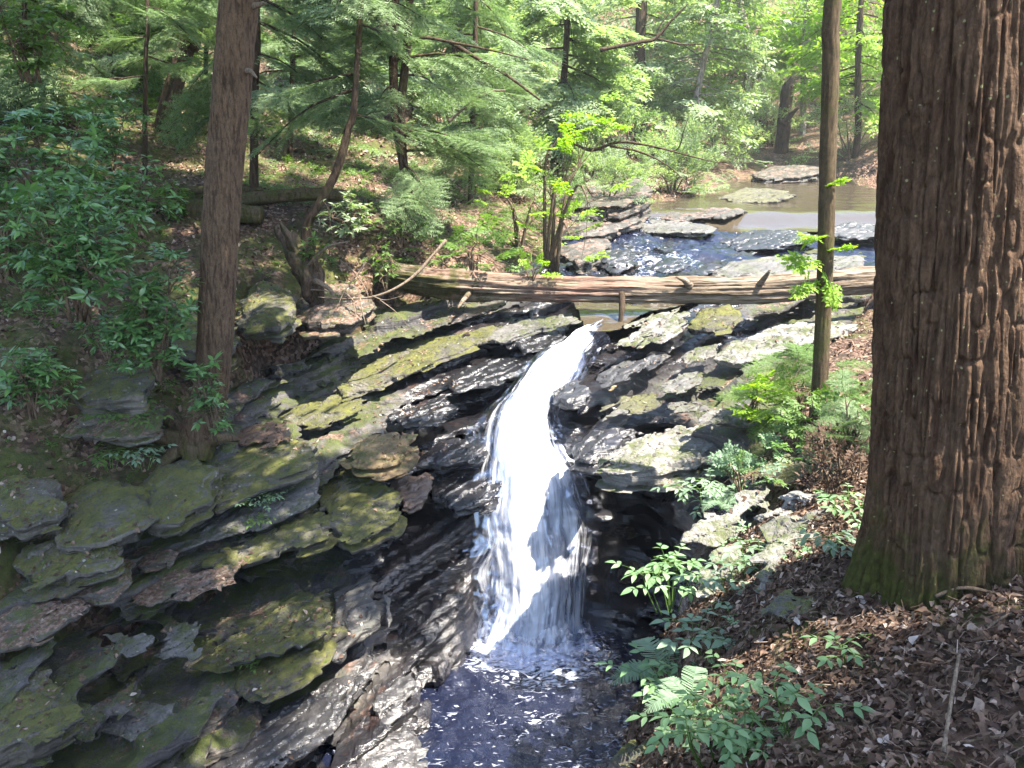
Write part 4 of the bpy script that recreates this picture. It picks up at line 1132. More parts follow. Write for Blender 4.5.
# big trunk on the right
bc = at(934, 590, 3.3)
Rb = 0.315
bz0 = -2.05
axis_pts = [(bc[0] + 0.02, bc[1] + 0.0, bz0), (bc[0], bc[1], -1.7), (bc[0] - 0.035, bc[1], -1.2), (bc[0] - 0.10, bc[1], -0.5), (bc[0] - 0.20, bc[1], 0.5), (bc[0] - 0.28, bc[1] + 0.05, 1.4)]
bd = bark_disp(Rb, 30.0, 1.7, 0.020, 200, 2.2)


def big_disp(th, s, r):
    z = bz0 + s
    fl = np.clip((-1.45 - z) / 0.5, 0, 1) ** 1.8
    lobes = 0.5 + 0.5 * np.cos(5 * th + 0.8 + 0.7 * np.sin(2 * th))
    return bd(th, s, r) + fl * (0.01 + 0.07 * lobes) + 0.012 * vnoise(np.cos(th) * 2, np.sin(th) * 2, s * 1.3, 210)


M_BIGBARK = mat_bark('furrowed_hemlock_bark', ((0.072, 0.045, 0.029), (0.112, 0.072, 0.046)), (0.045, 0.024, 0.014), moss=0.75, vs=3.5, lichen=0.9, mossz=(-1.85, -1.15, 1.70, 2.05, 0.0), ridge=24, bumpd=0.02)
root = empty('big_hemlock', (bc[0], bc[1], bz0), 'huge furrowed brown trunk on the right with moss at its foot', 'tree')
Vt, Qt, Tt = tube(np.array(axis_pts) - np.array([bc[0], bc[1], bz0]), [0.325, 0.318, 0.312, 0.305, 0.29, 0.28], 460, 760, big_disp)
obj('trunk', mesh_np('trunk', Vt, Qt, Tt), M_BIGBARK, root)
# the trunk goes on above the frame and carries the canopy that shades this bank
up_pts = np.array([(bc[0] - 0.28, bc[1] + 0.05, 1.38), (bc[0] - 0.35, bc[1] + 0.1, 5.0), (bc[0] - 0.3, bc[1] + 0.2, 13.0)])
Gu = Geo(); v, q, t = tube(up_pts - np.array([bc[0], bc[1], bz0]), [0.275, 0.24, 0.05], 40, 60, bark_disp(0.27, 13, 1.05, 0.02, 203))
Gu.add(v, q, t)
rr_ = np.random.default_rng(5)
dp, dd_, dl = [], [], []
for i in range(46):
    zz = rr_.uniform(4.6, 12.5); L = (3.6 - 0.23 * (zz - 4.6)) * rr_.uniform(0.7, 1.15)
    a = rr_.uniform(0, 6.283)
    L *= 0.72 if math.cos(a - R(-12)) > 0.75 else (1.15 if math.cos(a - R(58)) > 0.75 else 1.0)  # bough lengths shaped to shade the left wall and let sun onto this bank
    d = np.array([math.cos(a), math.sin(a), rr_.uniform(-0.1, 0.15)])
    b0 = np.array([bc[0] - 0.3, bc[1] + 0.1, zz])
    for f_, s_ in ((0.05, 0.55), (0.35, 0.55), (0.6, 0.5), (0.45, 0.5)):
        dp.append(b0 + d * L * f_ + rr_.normal(0, 0.12, 3)); dd_.append(d + rr_.normal(0, 0.5, 3) * np.array([1, 1, .2])); dl.append(L * s_)
    v, q, t = tube(np.array([b0, b0 + d * L * 0.5 + np.array([0, 0, .1]), b0 + d * L]) - np.array([bc[0], bc[1], bz0]), [0.05, 0.03, 0.008], 6, 8, cap=False)
    Gu.add(v, q)
obj('upper_trunk', Gu.mesh('upper_trunk'), M_BIGBARK, root)
dl = np.array(dl)
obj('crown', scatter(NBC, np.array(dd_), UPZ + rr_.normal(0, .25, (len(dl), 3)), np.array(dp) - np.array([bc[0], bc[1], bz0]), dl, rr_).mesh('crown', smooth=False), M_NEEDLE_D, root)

# left tree
lt = [at(192, 452, 8.75), at(203, 420, 8.8), at(212, 380, 8.85), at(217, 300, 8.9), at(222, 200, 8.95), at(231, 100, 9.0), at(239, 0, 9.0)]
lt.append(lt[-1] + (lt[-1] - lt[-3]) * 1.2 + np.array([0.1, 0, 0.4])); lt.append(lt[-1] + np.array([0.3, 0.1, 8.5]))
M_LEFTBARK = mat_bark('grey_brown_bark', ((0.085, 0.058, 0.038), (0.135, 0.095, 0.064)), (0.042, 0.027, 0.017), moss=0.35, vs=3.0, ridge=30, bumpd=0.012, mossz=(-3.4, -2.6, 5, 6, 0))
lrad = [0.23, 0.20, 0.185, 0.188, 0.19, 0.192, 0.19, 0.18, 0.06]
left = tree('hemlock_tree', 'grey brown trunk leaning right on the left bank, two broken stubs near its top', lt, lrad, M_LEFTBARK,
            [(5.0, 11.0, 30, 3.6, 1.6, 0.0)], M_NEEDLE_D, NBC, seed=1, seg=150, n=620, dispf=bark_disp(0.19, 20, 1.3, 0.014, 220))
lo = np.array(lt[0])
for (ax, ay, bx_, by_, Y_) in ((252, 6, 266, 3, 8.86), (243, 72, 257, 78, 8.86)):
    v, q, t = tube([at(ax, ay, 8.95) - lo, at(0.5 * (ax + bx_), ay - 1, Y_) - lo, at(bx_, by_, Y_ - 0.1) - lo], [0.035, 0.025, 0.008], 8, 10)
    obj('branch_stub', Geo().add(v, q, t).mesh('branch_stub'), M_DEADWOOD, left)
# its roots grip the ledge
M_ROOT = mat_bark('mossy_root_bark', ((0.085, 0.062, 0.042), (0.13, 0.10, 0.07)), (0.04, 0.03, 0.02), moss=0.8, ridge=26, bumpd=0.01)
for pts_ in ([(196, 440, 8.7), (176, 452, 8.6), (160, 470, 8.5), (150, 500, 8.35)], [(194, 446, 8.65), (190, 470, 8.55), (178, 488, 8.5), (168, 500, 8.4)],
             [(190, 438, 8.75), (160, 412, 8.8), (140, 416, 8.7), (118, 432, 8.6)], [(186, 440, 8.7), (150, 436, 8.6), (128, 444, 8.5), (104, 436, 8.4)], [(202, 438, 8.7), (214, 440, 8.75), (228, 438, 8.9), (240, 440, 9.1)]):
    P_ = [at(*q_) - lo for q_ in pts_]
    v, q, t = tube(P_, [0.12, 0.075, 0.05, 0.02], 12, 40, lambda th, s, r: 0.25 * r * vnoise(np.cos(th) * 2, np.sin(th) * 2, s * 6, 230))
    obj('root', Geo().add(v, q, t).mesh('root'), M_ROOT, left)

# thin trunk on the right shelf
tt_ = [at(816, 432, 7.0), at(820, 380, 7.0), at(823, 320, 7.0), at(826, 240, 7.0), at(828, 150, 7.0), at(831, 60, 7.0), at(833, 0, 7.0)]
tt_.append(tt_[-1] + np.array([0.05, 0, 1.5])); tt_.append(tt_[-1] + np.array([0.1, 0, 4.5]))
M_THIN = mat_bark('thin_brown_bark', ((0.060, 0.046, 0.028), (0.095, 0.074, 0.046)), (0.045, 0.034, 0.022), moss=0.45, ridge=40, bumpd=0.006)
thin = tree('young_hemlock', 'thin straight brown trunk rising past the right end of the log', tt_, [0.075, 0.07, 0.066, 0.066, 0.066, 0.066, 0.064, 0.06, 0.02], M_THIN,
            [(4.2, 6.5, 7, 1.4, 0.8, 0.05)], M_NEEDLE, NBC, seed=2, seg=48, n=300, dispf=bark_disp(0.066, 40, 2.2, 0.004, 240))
# leafy twigs growing from it
r_ = np.random.default_rng(8)
to = np.array(tt_[0])
for (px_, py_, ex, ey) in ((826, 236, 800, 240), (824, 262, 790, 256), (822, 280, 796, 292), (825, 250, 850, 246), (823, 268, 836, 300), (824, 186, 845, 178)):
    a, b = at(px_, py_, 6.97), at(ex, ey, 6.75 + 0.1 * r_.random())
    d = b - a; L = np.linalg.norm(d)
    G = Geo()
    v, q, t = tube([a - to, 0.5 * (a + b) - to, b - to], [0.005, 0.004, 0.002], 5, 8); G.add(v, q, t)
    for j in range(3):
        v, q = inst(LS_[j][0], LS_[j][1], frames((d + r_.normal(0, .12, 3) * L)[None], UPZ[None] + r_.normal(0, .3, (1, 3))), (a - to + d * 0.3 * j)[None], np.array([L * (1.0 - 0.15 * j)]))
        G.add(v, q)
    obj('leafy_twig', G.mesh('leafy_twig', smooth=False), M_BRIGHT, thin)

# ================================================================== TREES BEHIND
def bg_tree(name, label, pxs, Y, wpx, mat, boughs, leafm, tm, seed, top=10.0, group=None, dY=0.0, radtop=0.4, seg=12):
    P_ = [at(a, b, Y + dY * i) for i, (a, b) in enumerate(pxs)]
    gz = float(soil(P_[0][0], P_[0][1]))
    if P_[0][2] > gz: P_.insert(0, np.array([P_[0][0], P_[0][1], gz - 0.15]))
    r0 = 0.5 * wpx * m_per_px(pxs[0][0], pxs[0][1], Y)
    if P_[-1][2] < top - 1:
        d = (P_[-1] - P_[-2]); d /= np.linalg.norm(d); d = d * 0.5 + UPZ * 0.5
        P_.append(P_[-1] + d * (top - P_[-1][2]) / d[2])
    rad = list(r0 * np.linspace(1.0, radtop, len(P_))); rad[-1] = 0.02
    return tree(name, label, P_, rad, mat, boughs, leafm, tm, group, seed=seed, seg=seg, n=60, dispf=lambda th, s, r: 0.10 * r * vnoise(np.cos(th) * 3, np.sin(th) * 3, s * 2, seed))


HG = 'forest trees behind the gorge'
B = bg_tree
B('hemlock_tree', 'dark leaning trunk on the slope left of the grey brown trunk', [(158, 152), (166, 118), (176, 80), (188, 40), (196, 0)], 17.0, 20, M_BARK_DARK, [(1.4, 3.4, 12, 1.8, 1.6, 0.15)], M_NEEDLE, NB_, 11, group=HG, radtop=0.7)
tw = B('hemlock_tree', 'slim dark trunk with a second stem, standing behind the left end of the log', [(404, 208), (404, 170), (396, 120), (393, 60), (395, 0)], 14.0, 11, M_BARK_DARK, [(-0.7, 0.6, 8, 1.3, 1.5, 0.15), (0.6, 3.2, 14, 1.6, 1.5, 0.1), (3.2, 6.5, 8, 1.8, 1.0, 0.05)], M_NEEDLE, NB_, 12, group=HG, radtop=0.6)
two = np.array(tw.location)
v, q, t = tube([at(403, 160, 14) - two, at(401, 110, 14) - two, at(406, 60, 14) - two, at(408, 30, 14) - two, at(412, -40, 14) - two, at(416, -200, 14) - two], [0.07, 0.07, 0.065, 0.06, 0.05, 0.02], 10, 40)
obj('second_stem', Geo().add(v, q, t).mesh('second_stem'), M_BARK_DARK, tw)
Gb = Geo()
for bp in ([(406, 44), (425, 38), (450, 42), (490, 50), (530, 60)], [(450, 42), (480, 60), (505, 74), (540, 100)]):
    v, q, t = tube([at(a, b, 13.9 - 0.1 * i) - two for i, (a, b) in enumerate(bp)], [0.035, 0.028, 0.022, 0.015, 0.006][:len(bp)], 7, 24)
    Gb.add(v, q, t)
obj('side_branch', Gb.mesh('side_branch'), M_BARK_DARK, tw)
B('hemlock_tree', 'thin trunk leaning right, rooted beside the dead roots above the hollow', [(306, 228), (318, 206), (336, 172), (348, 130), (356, 80)], 12.6, 11, M_BARK_DARK, [(0.2, 3.5, 13, 1.5, 1.2, 0.22)], M_NEEDLE, NB_, 13, group=HG, radtop=0.5, top=4.5)
B('hemlock_tree', 'straight dark trunk half hidden behind the grey brown trunk', [(254, 212), (254, 150), (255, 80), (256, 0)], 13.6, 9, M_BARK_DARK, [(0.2, 3.0, 15, 1.6, 1.5, 0.25)], M_NEEDLE, NB_, 14, group=HG, radtop=0.7, top=7)
B('hemlock_tree', 'thin pole trunk between the leaning dark trunk and the left border', [(145, 196), (145, 120), (146, 50), (147, 0)], 14.5, 5, M_BARK_DARK, [(0.6, 3.0, 10, 1.2, 1.2, 0.1)], M_NEEDLE, NB_, 15, group=HG, radtop=0.6, top=6)
B('hemlock_tree', 'dark trunk high on the slope near the top left corner', [(78, 72), (76, 40), (75, 0)], 22.0, 10, M_BARK_DARK, [(1.6, 5.0, 24, 2.2, 2.0, 0.2)], M_NEEDLE, NBC, 16, group=HG, radtop=0.7)
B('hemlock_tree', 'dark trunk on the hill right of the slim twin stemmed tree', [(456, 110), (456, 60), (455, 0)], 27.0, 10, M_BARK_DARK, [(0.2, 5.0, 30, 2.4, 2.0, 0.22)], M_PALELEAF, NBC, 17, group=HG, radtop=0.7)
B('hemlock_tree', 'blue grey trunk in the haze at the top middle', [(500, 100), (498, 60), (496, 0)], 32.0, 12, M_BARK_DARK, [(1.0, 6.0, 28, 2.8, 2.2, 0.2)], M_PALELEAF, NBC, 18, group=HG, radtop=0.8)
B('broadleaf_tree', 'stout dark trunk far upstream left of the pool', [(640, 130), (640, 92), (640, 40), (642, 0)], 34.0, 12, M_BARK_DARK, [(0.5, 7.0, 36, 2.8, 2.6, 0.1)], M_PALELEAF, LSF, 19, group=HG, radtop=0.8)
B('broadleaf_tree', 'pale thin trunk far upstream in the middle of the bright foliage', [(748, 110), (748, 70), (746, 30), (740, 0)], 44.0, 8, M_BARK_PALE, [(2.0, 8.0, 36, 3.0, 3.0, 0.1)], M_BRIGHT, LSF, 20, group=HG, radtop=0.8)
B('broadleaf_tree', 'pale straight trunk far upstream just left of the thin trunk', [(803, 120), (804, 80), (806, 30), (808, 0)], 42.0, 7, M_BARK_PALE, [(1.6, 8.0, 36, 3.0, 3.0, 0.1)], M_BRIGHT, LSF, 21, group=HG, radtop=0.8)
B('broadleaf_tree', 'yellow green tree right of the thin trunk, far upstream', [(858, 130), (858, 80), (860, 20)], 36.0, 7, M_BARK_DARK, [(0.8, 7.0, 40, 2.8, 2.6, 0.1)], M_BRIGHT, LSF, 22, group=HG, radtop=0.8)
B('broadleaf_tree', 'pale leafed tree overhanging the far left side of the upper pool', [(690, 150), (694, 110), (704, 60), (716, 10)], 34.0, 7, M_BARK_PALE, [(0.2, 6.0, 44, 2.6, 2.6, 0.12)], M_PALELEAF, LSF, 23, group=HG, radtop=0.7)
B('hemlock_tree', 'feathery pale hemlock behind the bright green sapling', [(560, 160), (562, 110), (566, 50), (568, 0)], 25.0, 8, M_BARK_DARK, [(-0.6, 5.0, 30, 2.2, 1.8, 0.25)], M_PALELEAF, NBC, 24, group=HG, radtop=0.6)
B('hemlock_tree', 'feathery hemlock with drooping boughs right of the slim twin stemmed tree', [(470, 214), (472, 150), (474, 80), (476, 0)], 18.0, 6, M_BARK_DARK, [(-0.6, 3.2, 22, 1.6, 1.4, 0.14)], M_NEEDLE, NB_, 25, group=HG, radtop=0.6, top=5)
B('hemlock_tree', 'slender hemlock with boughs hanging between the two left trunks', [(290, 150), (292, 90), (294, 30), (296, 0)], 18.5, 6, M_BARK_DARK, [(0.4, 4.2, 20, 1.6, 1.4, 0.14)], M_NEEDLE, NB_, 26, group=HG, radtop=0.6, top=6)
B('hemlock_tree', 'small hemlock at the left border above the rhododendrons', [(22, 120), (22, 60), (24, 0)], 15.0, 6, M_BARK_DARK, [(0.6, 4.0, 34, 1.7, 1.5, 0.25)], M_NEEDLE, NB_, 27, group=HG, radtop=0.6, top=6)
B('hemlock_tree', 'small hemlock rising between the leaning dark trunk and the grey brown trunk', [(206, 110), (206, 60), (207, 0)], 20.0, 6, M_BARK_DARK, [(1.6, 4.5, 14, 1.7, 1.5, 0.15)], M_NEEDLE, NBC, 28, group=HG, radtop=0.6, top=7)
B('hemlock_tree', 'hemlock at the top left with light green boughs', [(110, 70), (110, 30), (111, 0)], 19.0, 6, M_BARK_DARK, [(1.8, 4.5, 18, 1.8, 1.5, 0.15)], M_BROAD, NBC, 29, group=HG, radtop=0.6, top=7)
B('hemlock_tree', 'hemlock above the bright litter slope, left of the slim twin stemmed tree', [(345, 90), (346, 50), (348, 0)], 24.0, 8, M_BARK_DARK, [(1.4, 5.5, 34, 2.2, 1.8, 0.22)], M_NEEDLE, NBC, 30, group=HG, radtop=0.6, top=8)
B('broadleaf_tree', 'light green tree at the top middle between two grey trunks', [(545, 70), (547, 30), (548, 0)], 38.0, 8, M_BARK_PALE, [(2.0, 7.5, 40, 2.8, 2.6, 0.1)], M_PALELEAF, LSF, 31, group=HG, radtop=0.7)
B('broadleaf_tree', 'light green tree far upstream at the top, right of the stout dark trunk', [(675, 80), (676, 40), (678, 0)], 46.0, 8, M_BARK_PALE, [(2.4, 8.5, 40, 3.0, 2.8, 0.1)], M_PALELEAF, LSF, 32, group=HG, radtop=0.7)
# unseen hemlocks added outside the frame to shade both banks
for i, (x_, y_, lb) in enumerate(((6.5, -2.8, 'added unseen hemlock shading the right bank from outside the frame'), (-7.5, 7.5, 'added unseen hemlock shading the left slope from outside the frame'))):
    gz = float(soil(x_, y_))
    tree('shade_hemlock', lb, [(x_, y_, gz - 0.2), (x_ + 0.1, y_, gz + 5), (x_, y_ + 0.2, gz + 16)], [0.26, 0.22, 0.04], M_BARK_DARK,
         [(max(5.0, gz + 5), gz + 15, 24, 4.4, 1.8, 0.05)], M_NEEDLE_D, NBC, group='added shade trees', seed=60 + i)
# ================================================================== FALLEN WOOD
k = NT('rotten_log_wood')
p = k.pos()
lng = k.noise(k.mapping(p, (0.55, 9, 9)), 1.6, 6, 0.65, 0.8)
lng2 = k.noise(k.mapping(p, (1.2, 20, 20)), 1.6, 5, 0.65, 0.4)
zz = k.n('SeparateXYZ', ins={0: p}).outputs[2]; xx = k.n('SeparateXYZ', ins={0: p}).outputs[0]
c = k.ramp(lng, [(0.28, (0.045, 0.032, 0.022)), (0.45, (0.13, 0.098, 0.070)), (0.6, (0.225, 0.185, 0.14)), (0.75, (0.34, 0.30, 0.245))])
red = k.math('MULTIPLY', k.rng(k.noise(k.mapping(p, (0.5, 5, 5)), 1.3, 4, 0.6), 0.44, 0.56), k.rng(xx, 2.6, 1.4))
c = k.mix(k.math('MULTIPLY', red, 0.55), c, k.ramp(lng2, [(0.3, (0.075, 0.026, 0.022)), (0.55, (0.19, 0.095, 0.075)), (0.72, (0.36, 0.28, 0.24))]))
c = k.mix(k.rng(lng2, 0.46, 0.34), c, (0.035, 0.022, 0.014))
nz = k.n('SeparateXYZ', ins={0: k.n('NewGeometry').outputs['Normal']}).outputs[2]
mo = k.math('ADD', k.noise(p, 3.2, 6, 0.65), k.rng(xx, -2.2, 0.4, 0.28, -0.16))
mo = k.rng(mo, 0.50, 0.62)
c = k.mix(k.math('MULTIPLY', mo, 0.9), c, k.ramp(k.noise(p, 20, 3), [(0.3, (0.022, 0.024, 0.008)), (0.7, (0.058, 0.060, 0.017))]))
M_LOG = k.done(k.bsdf(**{'Base Color': c, 'Roughness': 0.9, 'Specular IOR Level': 0.2, 'Normal': k.bump(k.math('ADD', lng, k.math('MULTIPLY', lng2, .6)), 0.9, 0.04)}).outputs[0])


def log_disp(d, seed, fr=7.0):
    def f(th, s, r):
        c_, s_ = np.cos(th), np.sin(th)
        n = fbm(c_ * fr * 0.5, s_ * fr * 0.5, s * 0.6, 4, seed)
        sp = np.clip(np.abs(vnoise(c_ * fr, s_ * fr, s * 0.35, seed + 4)) * 3, 0, 1) - 1
        return r * (d * n + 0.16 * sp + 0.06 * fbm(c_ * 3, s_ * 3, s * 5, 3, seed + 7))
    return f


LP = [at(374, 274, 13.1), at(396, 277, 12.7), at(440, 283, 12.5), at(520, 288, 12.4), at(600, 290, 12.35), at(700, 291, 12.3), at(780, 289, 12.25), at(866, 281, 12.2), at(950, 272, 12.15), at(1010, 262, 12.1)]
lor = LP[4]
root = empty('fallen_log', lor, 'long rotting log lying across the stream above the waterfall', 'log')
v, q, t = tube(np.array(LP) - lor, [0.06, 0.19, 0.205, 0.185, 0.175, 0.18, 0.19, 0.19, 0.18, 0.16], 84, 620, log_disp(0.22, 300, 9.0))
obj('log_body', Geo().add(v, q, t).mesh('log_body'), M_LOG, root)
v, q, t = tube([at(622, 292, 12.2) - lor, at(622, 308, 12.1) - lor, at(620, 324, 12.05) - lor], [0.05, 0.045, 0.03], 8, 14)
obj('hanging_branch', Geo().add(v, q, t).mesh('hanging_branch'), M_BARK_DARK, root)
v, q, t = tube([at(690, 286, 12.15) - lor, at(684, 280, 12.05) - lor, at(676, 277, 12.0) - lor], [0.06, 0.04, 0.012], 8, 10)
v2, q2, t2 = tube([at(760, 284, 12.1) - lor, at(766, 276, 12.0) - lor, at(770, 270, 11.95) - lor], [0.05, 0.035, 0.015], 8, 10)
obj('branch_stub', Geo().add(v2, q2, t2).mesh('branch_stub'), M_LOG, root)
v2, q2, t2 = tube([at(470, 292, 12.3) - lor, at(462, 302, 12.1) - lor, at(458, 308, 12.0) - lor], [0.045, 0.03, 0.012], 8, 10)
obj('branch_stub', Geo().add(v2, q2, t2).mesh('branch_stub'), M_LOG, root)
obj('broken_knot', Geo().add(v, q, t).mesh('broken_knot'), M_LOG, root)

M_MOSSLOG = mat_bark('mossy_log_bark', ((0.075, 0.055, 0.036), (0.12, 0.09, 0.06)), (0.03, 0.022, 0.014), moss=1.0, ridge=22, bumpd=0.012)
for i, (lb, px_, Y_, r0) in enumerate((
        ('dark straight log on the slope left of the grey brown trunk, the upper one', [(92, 196), (150, 192), (210, 190), (262, 190)], 13.6, 0.07),
        ('thick mossy log just below a thinner dark one left of the grey brown trunk', [(108, 212), (160, 211), (215, 212), (262, 216)], 12.9, 0.17),
        ('mossy log right of the grey brown trunk pointing at the dead roots', [(236, 200), (280, 196), (320, 194), (346, 196)], 13.4, 0.10),
        ('old dark log among the rhododendrons at the left border', [(-20, 192), (30, 194), (80, 197), (118, 202)], 11.4, 0.08),
        )):
    P_ = np.array([at(a, b, Y_) for a, b in px_])
    v, q, t = tube(P_ - P_[0], [r0, r0, r0 * 0.92, r0 * 0.8], 26, 90, log_disp(0.12, 320 + i, 4.0))
    tag(obj('mossy_log', Geo().add(v, q, t).mesh('mossy_log'), M_MOSSLOG, loc=P_[0]), lb, 'log')

# upturned roots and dead branches over the hollow
M_RW = mat_bark('root_wad_wood', ((0.06, 0.045, 0.034), (0.115, 0.088, 0.064)), (0.03, 0.02, 0.015), moss=0.45, ridge=24, bumpd=0.012)
o0 = at(312, 262, 11.2)
root = empty('uprooted_stump', o0, 'upturned dead roots with peeling wood above the dark hollow left of the log', 'stump')
for nm, pp, rad, m_ in (('stump_wood', [(276, 226, 11.2), (290, 246, 11.15), (304, 268, 11.1), (314, 292, 11.15), (318, 312, 11.25)], [0.05, 0.12, 0.17, 0.14, 0.03], M_RW),
                        ('root', [(298, 275, 11.1), (312, 262, 11.0), (326, 248, 10.95), (350, 241, 10.9)], [0.035, 0.03, 0.02, 0.008], M_DEADWOOD),
                        ('root', [(300, 262, 11.1), (292, 244, 11.0), (286, 232, 11.0), (280, 222, 11.0)], [0.06, 0.05, 0.04, 0.012], M_RW),
                        ('root', [(310, 280, 11.1), (322, 284, 11.0), (330, 290, 10.95), (334, 297, 10.9)], [0.05, 0.04, 0.03, 0.01], M_DEADWOOD),
                        ('root', [(304, 291, 11.1), (316, 290, 11.0), (328, 291, 10.9)], [0.02, 0.015, 0.008], M_DEADWOOD),
                        ('root', [(312, 300, 11.15), (314, 312, 11.1), (318, 322, 11.05)], [0.05, 0.03, 0.008], M_RW)):
    v, q, t = tube([at(*a) - o0 for a in pp], rad, 14, 60, lambda th, s, r: 0.45 * r * fbm(np.cos(th) * 2, np.sin(th) * 2, s * 4, 3, 340))
    obj(nm, Geo().add(v, q, t).mesh(nm), m_, root)


def branch(label, runs, name='dead_branch', mat=None, group=None, cat='branch'):
    o0 = at(*runs[0][0][0]); G = Geo()
    for pp, rad in runs:
        v, q, t = tube([at(*a) - o0 for a in pp], rad, 7, max(10, 7 * len(pp)), lambda th, s, r: 0.25 * r * vnoise(np.cos(th), np.sin(th), s * 9, 350))
        G.add(v, q, t)
    return tag(obj(name, G.mesh(name), mat or M_DEADWOOD, loc=o0), label, cat, group)


branch('long bare grey branch arching down from the left end of the log', [([(446, 240, 11.0), (432, 256, 10.9), (416, 274, 10.8), (396, 288, 10.7), (372, 297, 10.7), (340, 299, 10.8), (318, 297, 10.9)], [0.022, 0.02, 0.02, 0.018, 0.016, 0.012, 0.006]),
                                                                       ([(360, 298, 10.7), (362, 310, 10.6), (366, 326, 10.55)], [0.012, 0.008, 0.003]), ([(352, 298, 10.75), (356, 316, 10.6), (354, 330, 10.6)], [0.010, 0.007, 0.003]),
                                                                       ([(372, 296, 10.7), (385, 300, 10.6), (402, 296, 10.5)], [0.008, 0.006, 0.003])])
branch('tangle of thin dead twigs hanging over the hollow beside the upturned roots', [([(366, 262, 11.0), (356, 276, 10.9), (344, 292, 10.8), (338, 306, 10.7)], [0.014, 0.012, 0.009, 0.003]), ([(350, 284, 10.85), (336, 280, 10.8), (326, 282, 10.8)], [0.008, 0.006, 0.003]),
                                                                                      ([(344, 292, 10.8), (354, 302, 10.7), (358, 320, 10.7)], [0.008, 0.006, 0.003]), ([(340, 260, 11.0), (352, 270, 10.9), (366, 290, 10.8), (370, 308, 10.8)], [0.008, 0.008, 0.006, 0.003]),
                                                                                      ([(380, 300, 10.6), (396, 312, 10.5), (408, 326, 10.5)], [0.006, 0.005, 0.002])])
branch('dark bare limb reaching over the stream right of the bright green sapling', [([(566, 138, 14.5), (590, 150, 14.4), (620, 142, 14.3), (650, 146, 14.2), (690, 156, 14.0), (730, 166, 13.9)], [0.03, 0.028, 0.024, 0.018, 0.012, 0.005]),
                                                                                   ([(610, 146, 14.3), (640, 152, 14.2), (668, 166, 14.1), (690, 186, 14.0)], [0.02, 0.016, 0.010, 0.004]), ([(650, 146, 14.2), (676, 150, 14.1), (684, 130, 14.0), (690, 112, 14.0)], [0.014, 0.010, 0.008, 0.003])], mat=M_BARK_DARK)
branch('crooked bare limb in the bright foliage at the top middle', [([(600, 50, 22), (640, 42, 22), (656, 38, 22), (672, 20, 22), (688, 4, 22)], [0.05, 0.045, 0.04, 0.03, 0.015]), ([(656, 38, 22), (660, 26, 22), (672, 10, 22)], [0.025, 0.02, 0.008]), ([(656, 38, 22), (680, 44, 22), (704, 44, 22)], [0.03, 0.025, 0.010])], mat=M_BARK_DARK)
branch('broken pale stick standing in the leaves behind the log', [([(448, 122, 17), (470, 104, 17), (490, 92, 17), (506, 90, 17)], [0.03, 0.03, 0.025, 0.01])])
# a broken stump upstream
o0 = at(786, 98, 39.0)
G = Geo(); v, q, t = tube([np.array([0, 0, -2.6]), np.array([0, 0, 0.1]), np.array([0.06, 0, 0.5]), np.array([0.16, 0, 0.9])], [0.30, 0.27, 0.22, 0.03], 16, 40, log_disp(0.2, 360, 3)); G.add(v, q, t)
tag(obj('broken_stump', G.mesh('broken_stump'), M_BARK_DARK, loc=o0), 'broken reddish brown stump in the bright foliage far upstream', 'stump')
branch('fallen limb leaning on the bank far upstream below the broken stump', [([(782, 124, 38), (790, 116, 38), (798, 108, 38)], [0.12, 0.11, 0.06])], mat=M_BARK_DARK)

# twigs on the litter in the right corner
r_ = np.random.default_rng(77)
tw_l = ['pale upright twig standing in the litter at the lower right', 'long dark stick on the litter running toward the foot of the huge trunk', 'thin brown twig crossing the litter right of the leafy plant', 'twig lying along the bottom edge in the right corner',
        'arched brown twig against the right foot of the huge trunk', 'stick half buried in leaves at the right border', 'forked twig on the litter below the huge trunk', 'short pale stick beside the mossy hump']
tw_p = [[(944, 752, 2.05), (948, 718, 2.15), (953, 690, 2.28)], [(850, 674, 2.75), (880, 690, 2.6), (905, 712, 2.45), (912, 722, 2.38)], [(838, 700, 2.6), (852, 730, 2.42), (872, 764, 2.2)], [(900, 762, 2.15), (950, 756, 2.12), (1015, 752, 2.1)],
        [(935, 596, 3.0), (960, 588, 2.98), (990, 592, 2.95), (1024, 600, 2.85)], [(985, 640, 2.7), (1005, 630, 2.75), (1030, 626, 2.75)], [(930, 640, 2.75), (948, 652, 2.66), (958, 668, 2.58)], [(862, 640, 2.95), (880, 628, 3.0), (896, 622, 3.02)]]
for i in range(8):
    P_ = np.array([at(*a) for a in tw_p[i]])
    P_[:, 2] = np.maximum(P_[:, 2], soil(P_[:, 0], P_[:, 1]) + 0.014)
    if i == 0: P_[:, 2] += np.array([0, .06, .13])
    v, q, t = tube(P_ - P_[0], [0.007, 0.006, 0.005][:len(P_)] if len(P_) == 3 else [0.009, 0.008, 0.007, 0.004], 7, 24, lambda th, s, r: 0.3 * r * vnoise(np.cos(th), np.sin(th), s * 14, 370))
    tag(obj('twig', Geo().add(v, q, t).mesh('twig'), M_DEADWOOD if i in (0, 5, 7) else M_TWIG, loc=P_[0]), tw_l[i], 'twig')
# ================================================================== SHRUBS AND HERBS
def SB(name, label, px, py, Y, wpx, hpx, leafm, tm, n, size, seed, cat='shrub', depth=0.8, group=None, ground=True, **kw):
    """px, py: foot of the shrub in the photo; width and height in photo pixels at that distance"""
    b = at(px, py, Y); mp = m_per_px(px, py, Y)
    if ground:
        gz = float(soil(b[0], b[1])); b[2] = gz if abs(gz - b[2]) < 0.5 else b[2]
    rx = 0.5 * wpx * mp; rz = hpx * mp
    return shrub(name, label, b, (rx, rx * depth, rz), leafm, tm, n, size, cat, group, seed, **kw)


